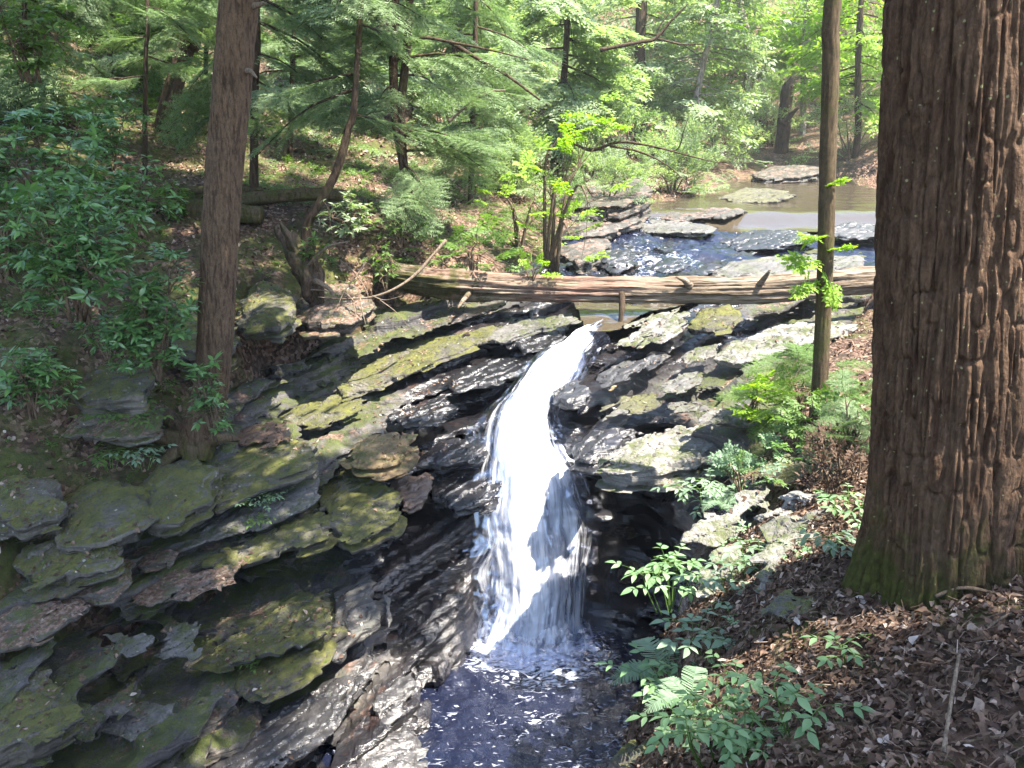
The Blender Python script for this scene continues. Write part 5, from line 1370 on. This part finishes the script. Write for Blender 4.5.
RG = 'rhododendrons on the left slope'
SB('rhododendron', 'biggest glossy rhododendron, bright leaved, at the left border', 80, 306, 8.3, 200, 125, M_RHODO, WH_, 460, 0.125, 1, group=RG)
SB('rhododendron', 'rhododendron at the left border above the biggest one', 50, 196, 9.6, 170, 115, M_RHODO, WH_, 330, 0.125, 2, group=RG)
SB('rhododendron', 'rhododendron spilling down just left of the grey brown trunk', 158, 366, 8.5, 110, 110, M_RHODO, WH_, 300, 0.11, 3, group=RG)
SB('rhododendron', 'small rhododendron low at the left border', 30, 404, 7.7, 95, 60, M_RHODO, WH_, 130, 0.11, 4, group=RG)
SB('rhododendron', 'small rhododendron sprig hanging in front of the foot of the grey brown trunk', 213, 428, 8.4, 62, 62, M_RHODO, WH_, 75, 0.10, 5, group=RG, ground=False)
SB('rhododendron', 'pale rhododendron in the top left corner', 30, 70, 11.5, 120, 80, M_BROAD, WH_, 230, 0.13, 6, group=RG)
SB('rhododendron', 'dark rhododendron between the left border and the thin pole trunk', 110, 160, 12.5, 90, 60, M_RHODO, WH_, 200, 0.13, 7, group=RG)
SB('rhododendron', 'low rhododendron under the biggest one, beside mossy roots', 108, 350, 8.5, 80, 45, M_RHODO, WH_, 80, 0.10, 8, group=RG)
SB('rhododendron', 'rhododendron at the left border filling the gap beside the biggest one', 6, 268, 8.9, 120, 110, M_RHODO, WH_, 220, 0.12, 9, group=RG)
SB('rhododendron', 'upper rhododendron leaning over the old dark log near the left border', 122, 236, 10.2, 130, 80, M_RHODO, WH_, 220, 0.12, 13, group=RG)
SB('rhododendron', 'rhododendron beneath the leaning dark trunk', 176, 196, 12.6, 80, 46, M_BROAD, WH_, 110, 0.12, 14, group=RG)
LG = 'laurels on the rear slope'
SB('laurel', 'pale laurel above the upturned roots', 350, 232, 12.6, 70, 44, M_PALELEAF, WH_, 80, 0.11, 10, group=LG)
SB('laurel', 'low laurel at the foot of the slim twin stemmed tree', 400, 238, 12.9, 60, 30, M_BROAD, WH_, 60, 0.10, 11, group=LG)
SB('laurel', 'small green plant on the overhanging rock by the hollow', 318, 260, 11.0, 40, 30, M_BROAD, WH_, 40, 0.09, 12, group=LG, ground=False)
# bright sapling
SB('beech_sapling', 'bright yellow green sapling lit by the sun beside the upper rapids', 548, 262, 14.2, 150, 150, M_BRIGHT, LS_, 30, 0.52, 20, cat='sapling', flat=True, lean=(0.55, 0, 0), hollow=0.6)
SB('beech_sapling', 'green leafy sapling behind the left half of the log', 470, 274, 13.0, 150, 66, M_BROAD, LS_, 34, 0.42, 21, cat='sapling', flat=True, hollow=0.5)
SB('beech_sapling', 'light green sapling between the bright one and the slim twin stemmed tree', 520, 262, 14.8, 110, 100, M_BRIGHT, LS_, 18, 0.45, 22, cat='sapling', flat=True, hollow=0.6)
SB('leafy_plant', 'bright green tuft sprouting from the top of the log', 532, 276, 12.3, 50, 22, M_BRIGHT, LS_, 12, 0.22, 23, cat='plant', ground=False)
SB('laurel', 'pale drooping laurel hanging over the dark bank left of the upper rapids', 606, 206, 19.5, 120, 62, M_PALELEAF, LSF, 110, 0.55, 15, group=LG, ground=False)
SB('laurel', 'green bush on the lowest dark ledge left of the upper rapids', 556, 236, 16.8, 70, 46, M_BROAD, LSF, 60, 0.45, 16, group=LG, ground=False)
SB('laurel', 'brushy green bush hiding the left end of the log', 386, 282, 12.3, 56, 40, M_BROAD, WH_, 60, 0.09, 17, group=LG, ground=False)
UG = 'bushes far upstream'
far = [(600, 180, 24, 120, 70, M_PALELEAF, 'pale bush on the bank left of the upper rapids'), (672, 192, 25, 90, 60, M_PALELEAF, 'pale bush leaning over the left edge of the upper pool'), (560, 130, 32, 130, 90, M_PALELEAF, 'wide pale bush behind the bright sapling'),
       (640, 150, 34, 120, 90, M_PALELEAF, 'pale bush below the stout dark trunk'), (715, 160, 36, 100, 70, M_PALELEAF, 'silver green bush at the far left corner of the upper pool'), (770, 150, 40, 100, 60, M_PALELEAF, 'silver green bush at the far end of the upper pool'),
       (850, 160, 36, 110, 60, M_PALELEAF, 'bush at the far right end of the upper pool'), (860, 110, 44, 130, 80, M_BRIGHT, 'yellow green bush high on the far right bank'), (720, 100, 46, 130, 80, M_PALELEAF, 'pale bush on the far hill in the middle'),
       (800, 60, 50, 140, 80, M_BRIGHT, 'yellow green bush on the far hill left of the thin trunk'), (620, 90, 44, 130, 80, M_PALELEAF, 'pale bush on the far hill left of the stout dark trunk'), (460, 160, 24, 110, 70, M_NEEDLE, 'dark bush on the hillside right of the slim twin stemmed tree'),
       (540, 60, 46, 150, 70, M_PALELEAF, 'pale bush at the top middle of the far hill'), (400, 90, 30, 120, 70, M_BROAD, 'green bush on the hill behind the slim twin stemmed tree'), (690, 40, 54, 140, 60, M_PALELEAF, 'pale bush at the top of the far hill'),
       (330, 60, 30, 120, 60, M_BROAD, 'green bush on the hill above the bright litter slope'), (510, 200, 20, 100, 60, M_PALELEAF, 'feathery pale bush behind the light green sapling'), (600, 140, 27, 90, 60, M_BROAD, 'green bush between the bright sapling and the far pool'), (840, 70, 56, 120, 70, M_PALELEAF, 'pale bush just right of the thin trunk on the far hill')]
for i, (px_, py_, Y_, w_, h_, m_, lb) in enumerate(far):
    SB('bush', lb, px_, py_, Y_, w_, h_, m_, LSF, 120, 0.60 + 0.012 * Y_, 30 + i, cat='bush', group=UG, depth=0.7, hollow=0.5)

# right bank
SB('hemlock_seedling', 'low feathery green shrub right of the brightest flat slab', 800, 404, 7.6, 120, 62, M_BROAD, NB_, 40, 0.42, 60, cat='shrub', flat=True)
SB('leafy_plant', 'bright leaved plant at the left end of the feathery shrub', 752, 408, 7.8, 62, 46, M_BRIGHT, LS_, 22, 0.30, 61, cat='plant', flat=True)
SB('leafy_plant', 'leafy plant in front of the thin trunk foot', 826, 408, 6.6, 70, 66, M_BROAD, LS_, 26, 0.28, 62, cat='plant', flat=True)
SB('hemlock_seedling', 'feathery seedling against the left edge of the huge trunk', 850, 420, 6.2, 60, 90, M_NEEDLE, NB_, 24, 0.36, 63, cat='shrub', flat=True)
SB('leafy_plant', 'soft green herb patch above the yellow green mossy stone', 784, 452, 6.5, 100, 34, M_HERB, LS_, 40, 0.20, 64, cat='plant', flat=True)
SB('leafy_plant', 'grassy green tuft on the right bank left of the mossy stone', 742, 484, 6.0, 60, 30, M_FERN, LS_, 26, 0.20, 65, cat='plant')
# dead shrub beside the big trunk
dead = shrub('dead_shrub', 'dry brown dead shrub beside the left edge of the huge trunk', at(838, 508, 5.0), (0.22, 0.2, 0.52), mat_leaf('dry_brown_leaves', (0.045, 0.030, 0.022), (0.11, 0.075, 0.055), 0.8, 0.2, 0.1, (1.3, 1.0, 0.8)), LSC, 70, 0.13, 'dead shrub', None, 66, stemm=M_TWIG, foliage='withered_leaves')


def herb(name, label, px, py, Y, n, size, seed, m=None, rise=0.25, cat='plant', spread=0.2, leaflets=5, group=None):
    """stems that each end in compound leaves with opposite leaflets"""
    r = np.random.default_rng(800 + seed)
    b = at(px, py, Y); gz = float(soil(b[0], b[1])); b[2] = max(gz, b[2]) if abs(gz - b[2]) < 0.3 else b[2]
    root = empty(name, b, label, cat, group)
    TV, TQ = leaf_tmpl(0.46, 0.10, 0.10, True)
    G = Geo(); Gs = Geo()
    for i in range(n):
        a = r.uniform(0, 6.283); o = np.array([math.cos(a), math.sin(a), 0]) * spread * r.random() ** 0.6
        hgt = rise * r.uniform(0.5, 1.15)
        tip = o + np.array([math.cos(a) * 0.3, math.sin(a) * 0.3, 1.0]) * hgt
        v, q, t = tube([o * 0.7 + np.array([0, 0, -0.05]), 0.5 * (o + tip), tip], [0.004, 0.003, 0.002], 5, 6, cap=False)
        Gs.add(v, q)
        for lfi in range(3):
            a2 = a + lfi * 2.1 + r.uniform(-0.4, 0.4)
            d = np.array([math.cos(a2), math.sin(a2), r.uniform(-0.1, 0.25)])
            L = size * r.uniform(1.6, 2.6)
            v, q, t = tube([tip, tip + d * L * 0.5 + np.array([0, 0, 0.01]), tip + d * L], [0.002, 0.0016, 0.001], 4, 5, cap=False)
            Gs.add(v, q)
            ps, ds, ss = [], [], []
            pairs = (leaflets - 1) // 2
            for j in range(pairs):
                c_ = tip + d * L * (0.35 + 0.5 * j / max(1, pairs - 1) if pairs > 1 else 0.5)
                for sd in (-1, 1):
                    an = R(58) * sd
                    ds.append([d[0] * math.cos(an) - d[1] * math.sin(an), d[0] * math.sin(an) + d[1] * math.cos(an), d[2] - 0.15]); ps.append(c_); ss.append(size * r.uniform(0.7, 1.0))
            ds.append([d[0], d[1], d[2] - 0.2]); ps.append(tip + d * L); ss.append(size * r.uniform(0.85, 1.15))
            v, q = inst(TV, TQ, frames(np.array(ds), UPZ + r.normal(0, .25, (len(ds), 3))), np.array(ps), np.array(ss))
            G.add(v, q)
    obj('foliage', G.mesh('foliage'), m or M_HERB, root)
    obj('stem', Gs.mesh('stem'), M_BROAD, root)
    return root


herb('leafy_herb', 'largest pale green leafy herb at the bottom, left of the litter', 728, 748, 2.5, 17, 0.055, 1, spread=0.17, rise=0.16)
herb('leafy_herb', 'sprig with big oval leaves on the litter right of the largest herb', 800, 726, 2.4, 3, 0.060, 2, spread=0.07, rise=0.14)
herb('leafy_herb', 'pale green herb hanging over the dark pool on the right', 672, 606, 4.5, 9, 0.075, 3, spread=0.14, rise=0.20)
herb('leafy_herb', 'bluish pale herb on the red brown litter above the largest herb', 716, 640, 3.75, 9, 0.07, 4, m=M_FERN, spread=0.2, rise=0.10)
herb('leafy_herb', 'herb patch below the broad pale stone on the right bank', 742, 600, 4.1, 12, 0.06, 5, m=M_FERN, spread=0.26, rise=0.09)
herb('leafy_herb', 'small three leaved sprig on the litter under the huge trunk', 850, 662, 2.85, 2, 0.055, 6, spread=0.04, rise=0.08)
herb('leafy_herb', 'herb growing on the step stone left of the huge trunk', 846, 540, 4.35, 5, 0.055, 7, spread=0.10, rise=0.10)
herb('leafy_herb', 'pale herb above the mossy hump at the left foot of the huge trunk', 838, 580, 3.75, 4, 0.055, 8, m=M_FERN, spread=0.08, rise=0.08)
herb('leafy_herb', 'herb patch at the edge of the big flat boulder on the right', 704, 500, 6.4, 9, 0.07, 9, m=M_FERN, spread=0.22, rise=0.10)
herb('leafy_herb', 'small herb between the mossy bottom rock and the largest herb', 690, 735, 2.95, 6, 0.05, 10, spread=0.12, rise=0.10)
herb('leafy_herb', 'herb with wide leaves over the mossy rock at the bottom edge', 664, 696, 3.6, 5, 0.075, 11, spread=0.12, rise=0.10)
herb('leafy_herb', 'low green herb in the moss at the foot of the grey brown trunk', 130, 424, 8.4, 10, 0.08, 12, m=M_BROAD, spread=0.3, rise=0.15)
herb('leafy_herb', 'green herb sprig on the mossy bank under the roots', 110, 466, 8.0, 6, 0.07, 13, m=M_BROAD, spread=0.15, rise=0.12)
herb('leafy_herb', 'pale herb tuft below the roots of the grey brown trunk', 142, 464, 8.1, 6, 0.07, 14, m=M_FERN, spread=0.15, rise=0.14)
herb('leafy_herb', 'tiny green herb growing on the slanting pale edged slab', 262, 502, 8.3, 6, 0.05, 15, m=M_FERN, spread=0.18, rise=0.06)
herb('leafy_herb', 'green sprig on the moss streaked lip slab on the left', 258, 524, 8.05, 4, 0.05, 16, m=M_BROAD, spread=0.1, rise=0.06)
herb('leafy_herb', 'dark green tuft on the edge of the olive slab at the lower left', 246, 662, 7.1, 6, 0.05, 17, m=M_BROAD, spread=0.16, rise=0.05)
herb('leafy_herb', 'green sprig at the bottom edge on the wide purple grey slab', 158, 762, 6.2, 5, 0.06, 18, m=M_HERB, spread=0.14, rise=0.07)


def fern(label, px, py, Y, n, L, seed):
    r = np.random.default_rng(900 + seed)
    b = at(px, py, Y); gz = float(soil(b[0], b[1])); b[2] = gz if abs(gz - b[2]) < 0.3 else b[2]
    root = empty('fern', b, label, 'fern')
    TV = np.array([(-.09, 0, 0), (.09, 0, 0), (.05, 1, -.05), (-.05, 1, -.05)]); TQ = np.array([(0, 1, 2, 3)])
    for i in range(n):
        a = i * 6.283 / n + r.uniform(-.4, .4); G = Geo()
        d = np.array([math.cos(a), math.sin(a), 0]); l = L * r.uniform(.7, 1.1)
        P_ = np.array([[0, 0, 0], d * l * .35 + UPZ * l * .42, d * l * .75 + UPZ * l * .46, d * l * 1.05 + UPZ * l * .28])
        v, q, t = tube(P_, [.004, .003, .002, .001], 4, 12, cap=False); G.add(v, q)
        C = catmull(P_, 34)[5:]; T = np.gradient(C, axis=0); T /= np.linalg.norm(T, axis=1)[:, None]
        side = np.cross(T, UPZ); side /= np.linalg.norm(side, axis=1)[:, None]
        ln = l * .26 * np.sin(np.linspace(.25, 1, len(C)) * math.pi * .97 + .05)
        for sd in (-1, 1):
            v, q = inst(TV, TQ, frames(side * sd + T * .35 + r.normal(0, .06, side.shape), UPZ + r.normal(0, .2, side.shape)), C, np.clip(ln, .01, 1))
            G.add(v, q)
        obj('frond', G.mesh('frond', smooth=False), M_FERN, root)
    return root


fern('silvery fern with arching fronds on the edge above the pool', 668, 672, 3.8, 9, 0.34, 1)
fern('small fern low on the edge beside the silvery fern', 690, 706, 3.25, 7, 0.22, 2)
fern('fern on the slope below the yellow green mossy stone', 722, 510, 5.9, 8, 0.24, 3)

# ------------------------------------------------------------------ uncountable cover
def litter(name, label, area, n, size, seed, mat, hfun=None, keep=None, strips=False):
    r = np.random.default_rng(seed)
    x = r.uniform(area[0], area[1], n); y = r.uniform(area[2], area[3], n)
    if keep is not None:
        m = keep(x, y); x, y = x[m], y[m]
    z = soil(x, y)
    n = len(x)
    e = 0.06
    nx_ = -(soil(x + e, y) - z) / e; ny_ = -(soil(x, y + e) - z) / e
    up = np.stack([np.clip(nx_, -1.5, 1.5), np.clip(ny_, -1.5, 1.5), np.ones(n)], 1) + r.normal(0, 0.32, (n, 3))
    a = r.uniform(0, 6.283, n)
    d = np.stack([np.cos(a), np.sin(a), 0 * a], 1)
    d[:, 2] = -(d[:, 0] * up[:, 0] + d[:, 1] * up[:, 1]) / up[:, 2]
    tm = []
    for q in range(4):
        V, Q = leaf_tmpl(0.40 + 0.12 * q, 0.10 + 0.08 * q * (-1) ** q, 0.18 * (-1) ** q, True)
        V = V.copy(); V[:, 0] += 0.10 * np.sin(V[:, 1] * (4 + q) + q); V[:, 2] += (0.22 - 0.11 * q) * np.sin(V[:, 1] * 3.1) + 0.09 * np.sin(V[:, 0] * 14 + q + V[:, 1] * 9); tm.append((V, Q))
    if strips: tm = [(np.array([(-.03, 0, 0), (.03, 0, 0), (.02, 1, .05), (-.02, 1, .05)]), np.array([(0, 1, 2, 3)]))]
    G = scatter(tm, d, up, np.stack([x, y, z + 0.012 + 0.012 * r.random(n)], 1), size * r.uniform(0.45, 1.25, n), r)
    return tag(obj(name, G.mesh(name), mat), label, 'litter', kind='stuff')


k = NT('dead_leaves')
rnd = k.n('NewGeometry').outputs['Random Per Island']
c = k.ramp(rnd, [(0.0, (0.040, 0.022, 0.015)), (0.4, (0.092, 0.056, 0.038)), (0.70, (0.165, 0.108, 0.075)), (0.88, (0.25, 0.18, 0.135)), (0.965, (0.36, 0.28, 0.23)), (1.0, (0.48, 0.43, 0.39))])
c = k.mix(0.5, c, k.ramp(k.noise(k.pos(), 45, 4), [(0.3, (0.4, 0.38, 0.36)), (0.7, (1.3, 1.25, 1.2))]), 'MULTIPLY')
M_DEADLEAF = k.done(k.n('MixShader', ins={0: 0.15, 1: k.bsdf(**{'Base Color': c, 'Roughness': 0.75, 'Specular IOR Level': 0.3}).outputs[0], 2: k.n('BsdfTranslucent', ins={'Color': c}).outputs[0]}).outputs[0])
litter('leaf_litter', 'brown curled dead leaves covering the right bank', (0.2, 4.2, 1.4, 6.2), 34000, 0.040, 1, M_DEADLEAF, keep=lambda x, y: sd_poly(x, y, ROCKPOLY) < 0.1)
litter('needle_litter', 'dry needles and twig crumbs between the leaves on the right bank', (0.2, 4.0, 1.4, 5.5), 26000, 0.055, 7, M_DEADLEAF, keep=lambda x, y: sd_poly(x, y, ROCKPOLY) < 0.1, strips=True)
litter('leaf_litter', 'thin scatter of dead leaves on the right shelf', (1.6, 6.0, 6.0, 12.0), 5000, 0.065, 2, M_DEADLEAF, keep=lambda x, y: sd_poly(x, y, ROCKPOLY) < 0.1)
litter('leaf_litter', 'dead leaves strewn over the left slope', (-12.0, -1.0, 6.5, 19.0), 15000, 0.07, 3, M_DEADLEAF, keep=lambda x, y: sd_poly(x, y, ROCKPOLY) < 0.1)
litter('leaf_litter', 'pale dead leaves on the far hillside', (-14.0, 6.0, 19.0, 36.0), 20000, 0.13, 4, M_DEADLEAF, keep=lambda x, y: sd_poly(x, y, ROCKPOLY) < 0.0)


def cover(name, label, area, n, size, seed, mat, tm, lift=0.02, noise=0.1, keep=None, fs=0.9):
    r = np.random.default_rng(seed)
    x = r.uniform(area[0], area[1], n); y = r.uniform(area[2], area[3], n)
    m = (sd_poly(x, y, ROCKPOLY) < 0.0) & (fbm(x * fs, y * fs, 0.0, 3, seed) > noise)
    x, y = x[m], y[m]; n = len(x)
    a = r.uniform(0, 6.283, n)
    d = np.stack([np.cos(a), np.sin(a), r.uniform(0.0, 0.7, n)], 1)
    T = np.stack([x, y, soil(x, y) + lift], 1)
    G = scatter(tm, d, UPZ + r.normal(0, .3, (n, 3)), T, size * r.uniform(.5, 1.3, n), r)
    return tag(obj(name, G.mesh(name, smooth=False), mat), label, 'ground cover', kind='stuff')


cover('ground_cover', 'small green seedlings and herbs dotting the left slope', (-12, -1.5, 7, 20), 5200, 0.16, 11, M_BROAD, LSC, noise=0.25)
cover('ground_cover', 'small herbs dotting the right bank', (0.4, 3.6, 3.2, 9.0), 1800, 0.09, 12, M_HERB, LSC, noise=0.25, fs=1.6)
cover('ground_cover', 'green seedlings and low plants on the rear left slope', (-10, 0.5, 12.5, 25), 3600, 0.36, 14, M_BROAD, LSF, noise=0.0, fs=0.7)
cover('ground_cover', 'low pale plants on the far banks and hillside', (-16, 16, 19, 46), 4200, 0.5, 13, M_PALELEAF, LSF, noise=0.0, fs=0.35)

# far-off wood that closes the view: foliage in the air above the far slopes
r = np.random.default_rng(31)
n = 4200
x = r.uniform(-26, 34, n); y = r.uniform(40, 70, n)
hh = soil(x, y)
z = hh + r.uniform(0.1, 1, n) ** 0.8 * 9.0
m = fbm(x * 0.30, y * 0.30, z * 0.35, 3, 32) > -0.12
x, y, z = x[m], y[m], z[m]; n = len(x)
d = rv(n, r); d[:, 2] *= 0.4
G = scatter(LSF, d, UPZ + r.normal(0, .35, (n, 3)), np.stack([x, y, z], 1), r.uniform(1.2, 2.6, n), r)
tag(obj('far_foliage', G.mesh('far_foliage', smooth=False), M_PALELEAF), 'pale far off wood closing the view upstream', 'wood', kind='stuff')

# leaves and crumbs lying on the ledges
from mathutils.bvhtree import BVHTree
bv, bq, n0 = [], [], 0
for o in list(COL.objects):
    if o.type == 'MESH' and (o.name.startswith('bedrock') or o.get('category') in ('rock slab', 'rock ledge', 'boulder', 'rock')):
        me = o.data; a = np.empty(len(me.vertices) * 3, np.float32); me.vertices.foreach_get('co', a)
        q = np.empty(len(me.loops), np.int32); me.loops.foreach_get('vertex_index', q)
        bv.append(a.reshape(-1, 3) + np.array(o.location)); bq.append(q.reshape(-1, 4) + n0); n0 += len(me.vertices)
bvh = BVHTree.FromPolygons(np.concatenate(bv).tolist(), np.concatenate(bq).tolist())


def on_rocks(name, label, area, n, size, seed, mat, tm, lift=0.006, minz=0.55, lean=0.0, kind='litter', clump=0.0, keep=None):
    r = np.random.default_rng(seed)
    T, N_ = [], []
    x = r.uniform(area[0], area[1], n); y = r.uniform(area[2], area[3], n)
    if clump: 
        m = fbm(x * 1.6, y * 1.6, 0.0, 3, seed) > clump; x, y = x[m], y[m]
    for a, b in zip(x, y):
        loc, nn, _, _ = bvh.ray_cast(Vector((a, b, 1.0)), Vector((0, 0, -1)))
        if loc is None or nn.z < minz: continue
        if keep is not None and not keep(loc): continue
        T.append(loc); N_.append(nn)
    T = np.array(T); N_ = np.array(N_); n = len(T)
    up = N_ + r.normal(0, 0.22, (n, 3)); a = r.uniform(0, 6.283, n)
    d = np.stack([np.cos(a), np.sin(a), 0 * a], 1); d[:, 2] = -(d[:, 0] * up[:, 0] + d[:, 1] * up[:, 1]) / np.clip(up[:, 2], .3, 9) + lean * r.random(n)
    G = scatter(tm, d, up, T + N_ * lift, size * r.uniform(0.4, 1.25, n) ** 1.3, r)
    return tag(obj(name, G.mesh(name, smooth=False), mat), label, kind, kind='stuff')


LT = [(leaf_tmpl(0.45 + 0.1 * q, 0.12 * (-1) ** q, 0.2 * (-1) ** q, True)) for q in range(3)]
dryk = lambda l: (l.x + 0.2) ** 2 + (l.y - 8.0) ** 2 > 1.9 and l.z > -5.6
on_rocks('leaf_litter', 'dead leaves and crumbs lying on the left ledges', (-6.0, -0.6, 4.6, 13.0), 9000, 0.05, 41, M_DEADLEAF, LT, clump=-0.05, keep=dryk)
on_rocks('leaf_litter', 'dead leaves lying on the right ledges', (1.4, 5.5, 4.0, 13.0), 1500, 0.05, 42, M_DEADLEAF, LT, clump=0.0)
on_rocks('ground_cover', 'tiny green herbs rooted in the cracks of the left ledges', (-6.0, -1.4, 5.0, 13.0), 1500, 0.05, 43, M_BROAD, LS_, clump=0.42, lean=0.8, kind='ground cover', keep=dryk)
HAZE = 0.0006
SUN = (120.0, 63.0); SKY_STR = 0.125; SUN_STR = 4.2; EXPOSURE = 2.7; WB = 6800

# ================================================================== HAZE
me = bpy.data.meshes.new('haze')
hv = [(x, y, z) for x in (-75, 75) for y in (-40, 120) for z in (-9.0, 40.0)]
me.from_pydata(hv, [], [(0, 1, 3, 2), (4, 6, 7, 5), (0, 4, 5, 1), (2, 3, 7, 6), (0, 2, 6, 4), (1, 5, 7, 3)])
m = bpy.data.materials.new('forest_haze'); m.use_nodes = True
m.node_tree.nodes.clear()
ou = m.node_tree.nodes.new('ShaderNodeOutputMaterial'); pv = m.node_tree.nodes.new('ShaderNodeVolumePrincipled')
pv.inputs['Density'].default_value = HAZE; pv.inputs['Color'].default_value = (0.90, 0.95, 1.0, 1); pv.inputs['Anisotropy'].default_value = 0.1
m.node_tree.links.new(pv.outputs[0], ou.inputs['Volume'])
tag(obj('haze', me, m), 'thin pale haze in the forest air', 'haze', kind='stuff')
# ================================================================== LIGHT
SUN_AZ, SUN_EL = R(SUN[0]), R(SUN[1])   # azimuth measured clockwise from upstream (+Y)
w = bpy.data.worlds.new('World'); scene.world = w; w.use_nodes = True
nt = w.node_tree
sky = nt.nodes.new('ShaderNodeTexSky'); sky.sky_type = 'NISHITA'; sky.sun_disc = False
sky.sun_elevation = SUN_EL; sky.sun_rotation = SUN_AZ
bg = nt.nodes['Background']; bg.inputs['Strength'].default_value = SKY_STR
nt.links.new(sky.outputs[0], bg.inputs['Color'])
sl = bpy.data.lights.new('sun', 'SUN'); sl.energy = SUN_STR; sl.angle = R(0.5); sl.color = (1.0, 0.95, 0.86)
so = bpy.data.objects.new('sun', sl); COL.objects.link(so)
dv = Vector((math.sin(SUN_AZ) * math.cos(SUN_EL), math.cos(SUN_AZ) * math.cos(SUN_EL), math.sin(SUN_EL)))
so.rotation_euler = dv.to_track_quat('Z', 'Y').to_euler()
so.location = (0, 0, 30)
vs_ = scene.view_settings
vs_.view_transform = 'Standard'; vs_.look = 'None'; vs_.exposure = EXPOSURE; vs_.gamma = 1.0; vs_.use_curve_mapping = False
vs_.use_white_balance = True; vs_.white_balance_temperature = WB; vs_.white_balance_tint = 10.0
cy = scene.cycles
cy.use_denoising = True
cy.max_bounces = 6; cy.diffuse_bounces = 2; cy.glossy_bounces = 3; cy.transmission_bounces = 3; cy.transparent_max_bounces = 8
cy.sample_clamp_indirect = 6.0
cy.caustics_reflective = False; cy.caustics_refractive = False
